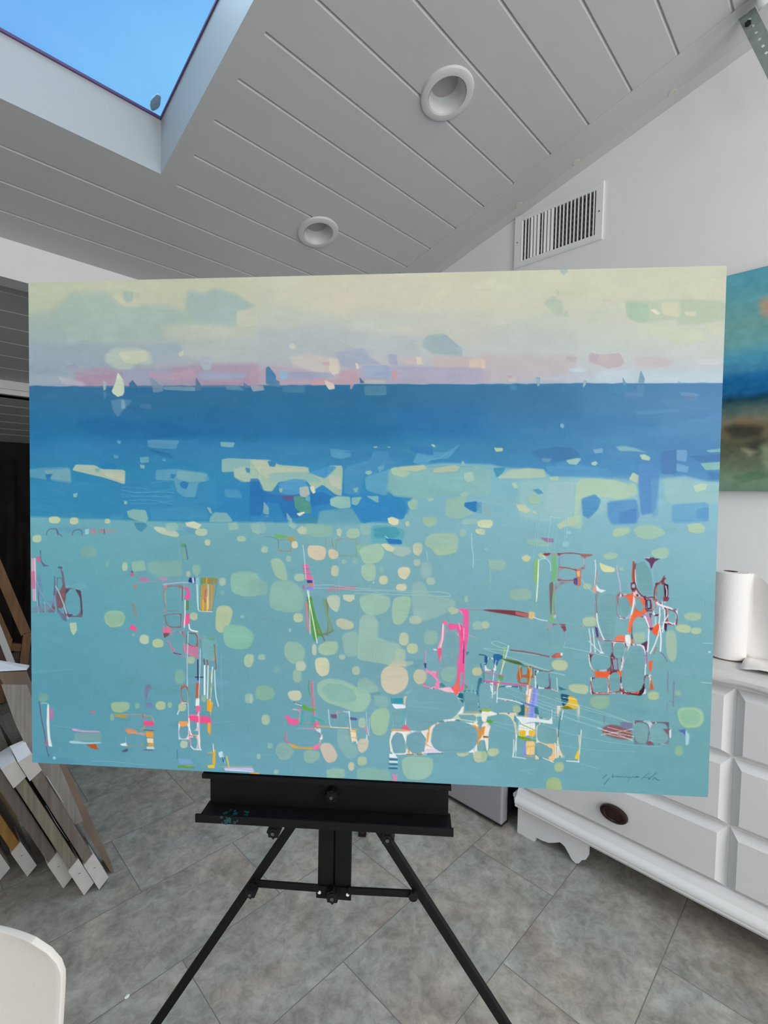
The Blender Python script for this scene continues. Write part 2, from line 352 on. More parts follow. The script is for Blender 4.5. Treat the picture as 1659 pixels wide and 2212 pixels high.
for k in range(nb):
    y = fy0 + (fy1 - fy0) * (k + .5) / nb
    ang = R(12) if k < 11 else R((62, 66, 60, 14, 58, 64, 55, 12, 20, 50)[k - 11])
    mt = Matrix.Translation((XW - .0075, y, 0)) @ Matrix.Rotation(-ang, 4, 'Z')
    b = MB(); b.box(-.0052 if ang < .5 else -.0052, .0052, -.0013, .0013, fz0, fz1, .0004, mt)
    if ang > .5: b.box(-.009, .0052, -.0013, .0013, fz0, fz1, .0004, Matrix.Translation((XW - .0065, y, 0)) @ Matrix.Rotation(R(-68), 4, 'Z'))
    b.build('louver', M['metal_w'], t)
for y in (.921, 1.348):
    b = MB(); b.cyl((XW - .0125, y, 2.82), (XW - .010, y, 2.82), .0035, 12); b.build('screw', M['bolt'], t)
b = MB(); b.bar((XW - .012, 1.331, 2.722), (XW - .012, 1.331, 2.74), .004, .004); b.build('lever', M['metal_w'], t)
# ---------------------------------------------------------------- painted surfaces
def srgb2lin(a):
    a = a / 255.
    return np.where(a <= .04045, a / 12.92, ((a + .055) / 1.055) ** 2.4)
def project(P):
    q = (P - np.array(CAM)) @ MW
    return 829.5 + FPX * q[..., 0] / q[..., 2], 1106 + FPX * q[..., 1] / q[..., 2]
def make_sub(PX, PY):
    h, w_ = PX.shape
    A = np.stack([PX[0, 0], PY[0, 0]]) if 0 else None
    xs = PX.mean(0); ys = PY.mean(1)
    ex = max(np.abs(PX - xs).max(), 2); ey = max(np.abs(PY - ys[:, None]).max(), 2)
    def sub(x0, y0, x1, y1):
        i0, i1 = np.searchsorted(xs, [x0 - ex, x1 + ex]); j0, j1 = np.searchsorted(ys, [y0 - ey, y1 + ey])
        return (slice(max(0, j0 - 1), j1 + 1), slice(max(0, i0 - 1), i1 + 1))
    return sub
def painted_sheet(name, TL, TR, BR, BL, nx, ny, fn, m, parent, amp, nrm):
    u = np.linspace(0, 1, nx)[None, :, None]; v = np.linspace(0, 1, ny)[:, None, None]
    P = (TL * (1 - u) + TR * u) * (1 - v) + (BL * (1 - u) + BR * u) * v
    PX, PY = project(P)
    col, hg = fn(PX, PY, make_sub(PX, PY))
    P = P + (hg * amp)[..., None] * nrm
    me = bpy.data.meshes.new(name)
    me.vertices.add(nx * ny); me.vertices.foreach_set('co', P.reshape(-1).astype(np.float32))
    idx = np.arange(nx * ny).reshape(ny, nx)
    q = np.stack([idx[:-1, :-1], idx[1:, :-1], idx[1:, 1:], idx[:-1, 1:]], -1).reshape(-1)
    nf = (nx - 1) * (ny - 1)
    me.loops.add(nf * 4); me.loops.foreach_set('vertex_index', q.astype(np.int32))
    me.polygons.add(nf); me.polygons.foreach_set('loop_start', np.arange(0, nf * 4, 4, dtype=np.int32))
    me.update(calc_edges=True)
    at = me.attributes.new('paint', 'FLOAT_COLOR', 'POINT')
    c4 = np.ones((nx * ny, 4), np.float32); c4[:, :3] = col.reshape(-1, 3); at.data.foreach_set('color', c4.reshape(-1))
    me.polygons.foreach_set('use_smooth', np.ones(nf, bool))
    me.materials.append(m); o = bpy.data.objects.new(name, me); C.objects.link(o)
    o.parent = parent; o.matrix_parent_inverse = Matrix.Translation(-parent.location)
    return o
TL, TR, BR, BL = [np.array(p) for p in ((.174, 1.096, 1.840), (.965, .167, 1.855), (.963, .156, .961), (.171, 1.085, .946))]
NRM = np.cross(TR - TL, BL - TL); NRM = NRM / np.linalg.norm(NRM)
if NRM @ (np.array(CAM) - TL) < 0: NRM = -NRM
# ---------------------------------------------------------------- painting
PANEL = {'A': (50, 570, 3.253), 'B': (540, 570, 3.19), 'C': (1040, 570, 3.016),
         'D': (50, 1100, 3.253), 'E': (540, 1100, 3.19), 'F': (1040, 1100, 3.016), 'P': (0, 0, 1.0)}
ART = {}
ART['P'] = '''
p 3a7098 .35 14 60,838 560,838 1250,832 1250,900 700,940 300,900 60,880
p 2a6a9c .5 16 190,900 420,890 700,905 860,930 860,955 420,950 200,945
p 3f7fae .45 12 60,955 420,950 860,965 860,1000 60,1002
p 3a86b0 .6 10 60,1040 330,1030 640,1045 640,1115 60,1110
p 2f7fba .55 8 470,1050 640,1040 760,1060 860,1080 850,1124 470,1124
'''
ART['A'] = '''
p c3c3a6 .5 20 38,140 900,110 1659,95 1659,300 1130,340 1000,290 700,300 600,200 330,200 220,320 38,350
p a3b6ab .75 14 240,320 340,210 560,190 640,260 700,300 1000,290 1130,335 1160,190 1280,210 1350,170 1500,210 1600,290 1500,340 1480,440 1180,430 1000,520 600,560 300,500
p 9fb5b4 .6 9 1160,190 1280,215 1360,180 1520,230 1640,300 1500,340 1490,440 1250,440 1150,330
p 9cb3ab .8 5 705,190 775,195 770,260 735,280 705,240
p b2b8ab .8 4 785,195 830,200 820,240 790,230
p c5c4ab .6 6 630,230 700,230 705,280 790,260 820,300 700,300
p 90a5b0 .5 20 40,540 400,560 560,560 900,590 900,700 700,740 300,720 40,700
p bfc2ae .6 16 980,430 1250,420 1500,430 1640,460 1640,520 1200,540 1000,520
p b9c4b4 .7 8 575,640 640,590 800,590 900,620 920,690 880,710 800,700 740,750 660,740 580,690
p c3c6ad .8 5 665,620 860,605 880,680 780,705 700,690
p 9aa9b4 .7 8 890,560 1100,560 1130,650 1000,690 900,690
p b4b9b6 .6 10 1120,560 1640,520 1659,700 1300,700 1120,640
p bfc2ae .85 4 1500,330 1640,320 1630,440 1500,440
p c4c7b2 .8 2 1090,625 1125,610 1130,640 1100,655
p 8fa0ae .8 8 38,715 200,730 330,760 300,790 38,770
p 9597ab .9 4 295,715 360,700 400,735 340,745
p a58fa3 .7 12 350,760 560,720 640,740 760,760 820,740 1000,730 1250,700 1659,700 1659,860 1000,860 400,860
p ab8a9e .5 8 260,850 400,790 640,770 660,770 620,850 400,860
p 9aa3b8 .7 6 700,750 740,740 900,735 1040,750 1050,830 800,855 760,820 710,850
p b39aab .8 5 880,760 1040,770 1200,740 1230,810 1000,820 900,800
p a9b3bd .9 3 1250,650 1330,650 1320,740 1270,750 1240,700
p 99a4bd .8 4 1230,760 1300,750 1400,770 1560,770 1560,830 1300,830 1230,790
p ac8c9e .5 5 1280,810 1659,800 1659,850 1280,852
p b3b5bd .6 4 240,790 420,830 440,855 280,850
p 7a93a8 .8 2 895,795 990,870 905,870
p c4d0bc 1 1.5 665,762 708,830 712,900 700,925 665,935 630,910 622,895 650,830
p cdd6c0 1 1 668,765 705,820 655,800
p 6a8fa8 .6 5 615,960 690,945 770,960 700,1030 665,1080 630,1030
p 85a8b5 .7 3 690,950 712,960 720,1015 690,1020
p a3b3b5 .9 1.5 560,820 585,830 580,885 565,890
p 5f8aa5 .7 2 565,900 585,905 580,945 565,940
p 4a7a9e .7 3 820,990 900,985 900,1025 820,1010
p 3f6f92 .9 2 745,840 770,815 800,855 800,870 745,870
p 557590 .9 2 1215,795 1250,850 1250,890 1210,890
p 7b93a8 .8 2 905,865 985,850 985,895 915,905
p 7f9dac .8 2 990,862 1210,865 1210,895 990,885
p 5e7c95 .9 1.5 1550,830 1590,865 1550,870
p 7099a8 .6 2 1420,860 1500,850 1560,890 1430,885
p 1f6496 .4 10 380,1080 1000,1100 1250,1190 1200,1230 700,1230 380,1180
p 5a94b4 .9 1 870,1235 1100,1240 1070,1305 880,1290
p 2c6e9c .8 3 880,1300 1030,1330 1060,1365 980,1355
p 72a8b5 1 1 1385,1250 1490,1255 1475,1290 1390,1285
p 62a0b5 1 1 820,1360 880,1355 885,1395 825,1400
p 80b0b4 1 1 820,1410 855,1415 850,1440 825,1435
p 5f9cb8 1 1 635,1340 670,1345 665,1370 640,1365
p 5f9cb8 1 1 660,1240 690,1245 680,1268 662,1260
p 6aa6b8 .9 1 980,1370 1005,1378 995,1388 980,1382
p 5b96b0 .9 3 40,1445 150,1430 330,1430 340,1535 330,1545 200,1520 120,1510 40,1500
p 7da9ae .7 4 140,1450 330,1440 335,1530 200,1510
p 2f7aa8 1 2 155,1480 210,1475 190,1510 205,1530 170,1520
p a5b8a8 1 1.5 345,1450 370,1410 505,1415 545,1440 718,1448 715,1550 640,1525 560,1500 450,1475
p b9beac 1 1 555,1470 700,1470 712,1530 600,1500
p 7ba6ad 1 1 505,1435 545,1440 530,1465 510,1460
p 2b7cae 1 2 540,1400 640,1395 660,1440 560,1442
p 5f9cb5 .9 3 930,1450 1070,1440 1290,1470 1310,1520 1230,1540 1210,1640 1130,1640 1080,1600 1060,1520 930,1520
p 7caab0 .7 4 1080,1450 1290,1475 1280,1530 1150,1530 1080,1510
p 3580b0 1 1 1035,1475 1075,1480 1060,1510 1035,1505
p 2e7cb0 1 1.5 1100,1540 1130,1525 1165,1540 1150,1580 1110,1575
p 3a86b4 1 1 1360,1485 1400,1490 1390,1520 1362,1515
p 88b0b0 1 2 1395,1375 1440,1365 1659,1375 1659,1530 1540,1535 1480,1500 1480,1460 1395,1465
p a3bcab 1 2 1480,1440 1550,1425 1659,1440 1659,1520 1560,1530 1490,1500
p 4a8aac 1 1 1560,1430 1615,1440 1615,1475 1570,1465
p 5296b8 .8 3 1410,1580 1520,1590 1540,1650 1420,1640
p 86b4ae 1 1 350,1618 385,1608 375,1640 355,1640
p 86b8ae 1 1 708,1668 732,1668 728,1690 710,1690
l 66aac4 2 .8 900,1545 960,1530 1060,1520
l 66aac4 2 .8 700,1570 850,1575 900,1610 1060,1580
l 8cc0cc 2 .8 690,1590 800,1610 1000,1600 1060,1610
l 66aac4 2 .8 690,1620 850,1640 1060,1630
l 7cb4c8 2 .8 700,1665 900,1655 1050,1690
l 66aac4 2 .8 720,1680 860,1690 1060,1665
l 7cb4c8 2 .7 690,1640 900,1625 1055,1650
p 86b2b0 1 2 728,1738 770,1725 860,1730 880,1790 860,1820 790,1800 740,1780
p 7fb0b5 1 3 1310,1790 1345,1745 1430,1750 1470,1800 1460,1815 1310,1815
p 86b4b4 1 1.5 1290,1710 1315,1712 1330,1760 1312,1750
p 4a94ba .5 5 890,1720 1290,1700 1300,1790 900,1800
'''
ART['B'] = '''
p cfcab2 .45 22 200,110 900,70 1659,60 1659,330 900,330 400,330 150,260
p d0c4b0 .4 18 550,200 720,180 680,380 540,330
p bec2b2 .6 12 30,330 260,250 380,330 330,430 220,480 30,450
p b0b8ba .55 22 20,450 500,400 800,480 1160,500 1160,640 700,640 20,640
p c6c6b8 .6 16 800,450 1200,400 1450,340 1659,320 1659,560 1450,560 1200,500
p a3b5b8 .9 5 1190,530 1230,490 1340,480 1385,520 1465,580 1465,640 1380,630 1260,620 1190,570
p 9cafb6 .7 4 1260,510 1350,485 1440,570 1330,590 1260,570
p c3c6bd 1 1 270,555 300,550 318,572 300,588 270,580
p c7c0b8 .8 8 270,640 420,620 560,650 620,670 610,760 560,750 480,755 300,700
p d0c8b8 .9 3 545,650 610,660 618,750 570,770 540,720
p c8a5a8 .9 4 500,680 550,675 550,700 510,700
p a0a9bd .75 7 590,610 780,580 830,640 900,690 750,700 720,730 620,700
p a3a6bc .8 4 945,625 1010,620 1020,700 960,690
p cbb4b4 .8 4 1020,650 1150,650 1185,690 1080,690
p d6cfba .9 3 1145,645 1180,640 1185,690 1150,695
p a9a5bb .8 7 740,700 1659,710 1659,815 760,825
p b9a0ae .7 8 620,730 750,720 755,820 600,825
p bf9ea8 .6 4 640,735 735,740 755,800 690,830 560,830 420,825 420,800 600,790
p d6ccbc 1 1 725,680 745,690 755,720 735,725
p 9aacc4 .9 4 780,700 960,700 970,790 800,780
p c49ea4 .9 2 975,740 1015,735 1015,800 980,795
p c4b2b0 .7 8 1250,640 1659,640 1659,720 1280,715
p dac4b2 .7 5 1510,660 1600,650 1620,715 1510,715
p b79cac .6 10 0,720 120,700 320,720 500,760 560,830 0,835
p 8fb5cc .9 3 195,740 260,735 270,790 210,800
p 9aa4bd .7 4 260,740 560,750 580,780 260,800
p 4a7fa5 1 2 110,715 130,705 180,770 180,830 110,830
p 5580a0 .9 2 165,790 205,810 205,850 130,840
p cda0a6 .9 3 420,825 520,800 560,830 430,838
p cfc4b4 1 1.5 510,800 580,830 585,860 545,868 525,840
p 4a7490 1 1 755,780 790,820 760,822
p b8bcb4 .9 2 790,800 935,800 935,825 790,825
p 5588a0 .9 2 785,840 940,838 940,905 790,907
p 4a809c .8 3 220,845 380,840 375,890 225,885
p b09aa8 .9 1 690,820 720,825 700,865 690,860
p 9aa2ac .9 1.5 0,835 90,840 100,870 20,880
p 2a6fae .35 20 1000,1000 1659,980 1659,1200 1000,1180
p 5b9abd .9 2 550,1275 620,1280 700,1290 690,1330 630,1345 560,1330
p 3a80b0 .9 3 560,1345 640,1345 640,1385 530,1380
p 3a7cb0 .7 3 540,1285 840,1300 840,1330 760,1330 640,1290
p 4f92bb .8 5 850,1290 940,1290 960,1330 1000,1390 880,1440 780,1470 760,1590 650,1590 650,1400 830,1350
p 62a3c0 .9 3 790,1470 980,1410 960,1500 940,1600 800,1560
p 5a9cc0 .9 2 1160,1290 1350,1300 1450,1240 1370,1340 1250,1350 1210,1390 1120,1370
l 7ab4c8 3 .8 1225,1352 1300,1345 1360,1300
p 3478b0 .8 3 1110,1260 1250,1260 1270,1320 1180,1310 1110,1290
p 6aa6c0 .9 2 880,1400 925,1380 925,1410 890,1440
p 85b4b8 1 1 848,1262 875,1255 878,1266 858,1270
p 85b4b8 1 1 945,1262 965,1258 962,1270
p a8c8b8 1 1 1245,1245 1265,1243 1282,1260 1265,1263
p 9fbaa8 1 2 0,1350 130,1350 200,1385 400,1400 410,1440 520,1480 545,1390 640,1390 632,1600 590,1590 500,1520 440,1560 380,1480 200,1500 150,1570 80,1560 50,1470 0,1450
p b6c0a8 .8 3 0,1350 90,1350 160,1400 390,1410 390,1440 200,1450 120,1480 60,1440
p b6c0b0 1 2 545,1460 625,1465 630,1560 550,1520
p 3a80a8 1 1.5 122,1360 150,1355 180,1375 170,1400 135,1395
p 8ab4b0 .8 4 130,1440 400,1430 500,1500 400,1500 140,1500
p 5598c0 .9 3 200,1510 300,1480 380,1490 400,1560 330,1600 200,1580
p 4a93c0 .9 3 400,1440 560,1390 600,1400 520,1480 410,1440
p 2a70ae .8 3 0,1480 60,1480 100,1570 200,1600 500,1570 560,1600 560,1650 350,1690 340,1750 240,1750 200,1650 120,1640 90,1700 60,1760 0,1760
p 6a5a88 .9 1.5 205,1600 310,1600 300,1620 270,1640 240,1620
l 5a6a90 3 .9 90,1590 220,1592 320,1596
p 5a9a88 .9 3 300,1600 360,1600 420,1650 420,1720 350,1720 310,1680
p 6aaec0 .9 2 380,1600 415,1600 415,1640 385,1630
p a5b892 .9 1 200,1550 225,1545 220,1575 205,1572
p a8b8b0 1 2 340,1540 400,1530 415,1590 380,1610 345,1600
p d4d4b4 1 1.5 412,1535 440,1530 452,1575 435,1585 420,1560
p d8dcc0 1 1 320,1720 370,1708 380,1715 340,1740
p 3f8aa0 .7 4 330,1745 470,1735 475,1790 310,1790
p 86aeb4 .9 2 95,1635 130,1680 130,1730 90,1720
p 86aeb4 .9 2 60,1770 120,1730 170,1790 60,1790
p 8fb4b8 .9 2 250,1710 290,1760 290,1790 260,1785
p 70a8b4 .8 6 480,1700 700,1680 760,1760 760,1800 460,1800
p 8fbcb4 1 2.5 550,1620 600,1600 690,1605 695,1680 620,1688 555,1665
p 82b4b4 1 2.5 700,1610 770,1605 778,1640 730,1665 700,1655
p 7cb2b8 1 2 805,1600 885,1600 885,1645 808,1640
p 3486bc 1 3 770,1610 800,1600 900,1660 960,1640 980,1600 1060,1620 1080,1680 1060,1760 940,1760 770,1790 720,1700
p 8fc0b8 1 1.5 795,1430 830,1422 843,1440 820,1455 795,1445
p 80b4b8 1 1.5 710,1550 745,1540 740,1575 720,1572
p 8cb8b2 .75 6 960,1400 1659,1400 1659,1600 1400,1590 1200,1620 1000,1600 940,1560
p 86b8b8 .7 6 980,1450 1500,1450 1480,1560 1050,1600
p a8c4aa 1 2 970,1410 1010,1400 1110,1440 1060,1475 980,1450
p b8c4a8 1 2 1020,1400 1200,1385 1215,1410 1140,1430 1040,1420
p b0c0a8 1 3 1265,1410 1400,1385 1450,1400 1420,1430 1260,1440
p a4c4b8 1 2 1475,1440 1530,1432 1548,1490 1500,1505 1475,1480
p 8fb8b8 1 1.5 1455,1375 1465,1355 1482,1375 1462,1395
p 9abfae 1 2.5 1085,1640 1125,1620 1155,1635 1150,1690 1110,1695 1090,1670
p a8c4b0 1 1 1220,1625 1262,1612 1260,1628 1235,1638
p a0c0ae 1 2 1440,1590 1490,1570 1505,1600 1470,1610
p 96bcac .9 3 1350,1620 1480,1600 1485,1660 1540,1720 1440,1760 1345,1740
p 2f7cb8 1 2 1480,1645 1560,1635 1595,1670 1555,1712 1520,1700 1475,1670
p 6aa6c0 .8 2 1560,1640 1600,1640 1600,1720 1560,1715
p 8ab4b8 .9 2 1620,1660 1659,1670 1659,1740 1600,1730
'''
ART['C'] = '''
p d2d0b6 .4 22 0,60 1590,30 1590,240 900,220 400,330 0,330
p a8bcb0 .9 2 510,40 550,28 565,50 540,72 518,60
p b2bcb2 .8 2 490,165 508,180 500,210
p b4c2b0 .8 6 405,255 460,205 525,240 535,285 520,340 470,325
p bac6b2 .8 4 520,320 560,300 572,340 540,345
p b4c4ac .7 8 935,235 1100,235 1300,230 1590,240 1590,370 1400,390 1280,400 1270,360 1100,380 1060,390 950,350
p a9c4ac .8 4 945,250 1090,260 1090,370 1030,385 950,340
p d4d2b6 .9 5 1170,250 1290,245 1290,350 1180,330
p dddcc4 1 1.5 1095,300 1130,295 1165,325 1140,332
p d8d6bc .8 3 1320,310 1400,310 1390,345 1330,335
p ccd2b8 .7 6 1100,390 1440,430 1460,500 1300,530 1050,440
p d2d2ba .7 4 1470,390 1560,400 1550,470 1480,460
p bcc0bc .5 20 0,420 300,410 620,440 620,540 300,560 0,540
p c2b6b6 .6 14 0,570 120,590 500,590 620,600 620,700 300,760 0,770
p beb2b6 .8 4 550,600 620,605 620,640 560,640
p bfb2b4 .9 2 700,600 715,578 780,590 900,580 935,640 900,670 830,685 770,660 700,640
p b8aab4 .7 2 700,610 715,580 775,600 740,640
p c4babb .7 10 980,610 1150,600 1250,630 1220,670 1020,670
p c0d4dc .9 4 560,690 620,678 690,690 660,705 590,705
p c0d2da .6 10 800,690 1300,700 1590,680 1590,770 700,770
p ddc4b0 .9 3 0,620 25,640 20,680 0,680
p b8a6ac 1 1 170,725 205,728 200,745 175,740
p c4beb8 1 1.5 175,745 220,740 220,768 180,765
p 8fb0bc 1 1.5 355,735 385,740 380,790 365,800
p 9ab8bc 1 1.5 665,755 690,762 670,800 660,805
p 7fa6b8 1 1 1038,690 1065,750 1060,775 1020,775
p 6a9ab4 1 1.5 918,735 945,780 935,800 925,790
p 8fb4c0 1 1 1285,760 1300,775 1280,775
p 4a8ab4 .7 2 825,790 950,785 1000,830 830,850
p 608eb4 .8 2 1010,790 1060,790 1055,860 1015,870
p 5594b8 .6 3 180,785 230,790 225,825 190,820
p 7088b0 .5 4 1310,850 1400,850 1400,890 1320,890
p 3f7cab .4 20 0,1000 500,960 1150,1000 1150,1090 500,1110 0,1090
l 3a6a92 4 .8 515,1035 507,1055 518,1072 530,1060
s 525,1055 26,30 7ab4c8 .9 1
l 3a6a92 3 .8 545,1100 546,1125
p b4ccb0 1 1.5 80,1198 140,1200 138,1220 95,1225
p 3f78a8 .8 4 330,1215 500,1190 600,1200 650,1250 560,1280 450,1290 340,1250
p 6a9cb4 .9 2 390,1265 460,1270 440,1295 400,1290
p 7cb0c4 .9 2 725,1210 790,1200 790,1230 740,1235
p 86b8c0 .9 4 875,1190 930,1185 1000,1200 1070,1230 1000,1220 900,1220
p b0ccb8 1 2 1030,1245 1060,1240 1100,1260 1095,1282 1045,1275
p 9cc4c0 1 2 550,1280 620,1265 650,1270 620,1310 570,1305
p a8ccb8 1 1.5 715,1295 745,1285 758,1300 740,1315 718,1310
p 4f7cb2 .7 4 1175,1220 1280,1210 1270,1370 1180,1370 1165,1290
p 78a8d0 .9 2 1270,1210 1340,1215 1335,1290 1270,1280
p 78aed0 .8 3 1270,1300 1350,1320 1340,1360 1270,1350
p 4a7cb0 .8 3 1350,1250 1560,1240 1560,1285 1420,1290
p 86bcc0 1 2 1465,1215 1560,1202 1560,1225 1480,1228
p 8cc0bc 1 2 1425,1300 1560,1290 1560,1340 1460,1345
p 4f84b8 .8 3 1470,1355 1560,1360 1560,1400 1500,1410
p 3f92b0 .9 2 75,1330 160,1325 140,1360 100,1395
p b4c8b2 .9 4 100,1395 180,1345 300,1330 410,1340 420,1390 240,1400
p 5a9cc8 .8 4 420,1320 640,1310 830,1340 860,1400 640,1385 430,1370
p b4ccb4 .9 2 440,1390 500,1385 500,1412 450,1410
p a8ccc4 .5 14 240,1400 860,1400 1000,1440 1020,1560 800,1620 700,1650 400,1690 240,1640
p b0ccb2 .9 4 620,1400 860,1405 960,1440 1000,1430 1020,1500 900,1540 820,1520 650,1530 620,1680 600,1680
p b8d0b8 1 1.5 985,1358 1050,1392 1020,1430 960,1405
p a0c4c8 .8 6 440,1420 610,1420 600,1640 400,1600
p b0ccb4 1 2 195,1430 220,1420 240,1455 215,1465
p 5a9ab8 1 2 330,1470 375,1465 405,1495 370,1502
p a4c4b0 1 2 300,1520 340,1495 385,1530 370,1565 310,1555
p c4ceb0 1 2 225,1565 280,1570 320,1610 290,1625 240,1605
p c0ccb2 1 2 325,1615 350,1610 355,1632
p 5596c0 1 4 650,1530 740,1500 780,1540 760,1600 700,1660 660,1640
p 5a96c8 .9 6 820,1550 1010,1530 1030,1640 1010,1690 850,1700 820,1640
p 4f8cc4 .8 5 900,1620 1010,1590 1010,1690 900,1690
p 5a92c8 .95 4 1030,1300 1130,1310 1160,1360 1150,1480 1130,1620 1040,1640 1020,1430
p 6aa4cc .6 4 1100,1400 1160,1400 1150,1640 1110,1650
p a0c8c4 .7 8 1180,1390 1560,1430 1560,1560 1200,1560
p bcd8c0 1 2 1375,1450 1430,1430 1470,1435 1460,1470 1400,1488
p 68a6cc .8 5 1240,1570 1480,1550 1480,1680 1240,1690
p 5f9ccc .7 4 1400,1600 1480,1580 1480,1680 1400,1660
p b4d0b4 1 2 0,1670 60,1668 75,1690 40,1720 0,1715
p b6ccb4 1 3 490,1700 560,1655 640,1650 640,1690 560,1700 510,1730
l 90c8d0 3 .6 612,1400 600,1640
p b4ceb2 1 3 1340,1700 1420,1690 1460,1720 1440,1749 1350,1749
'''
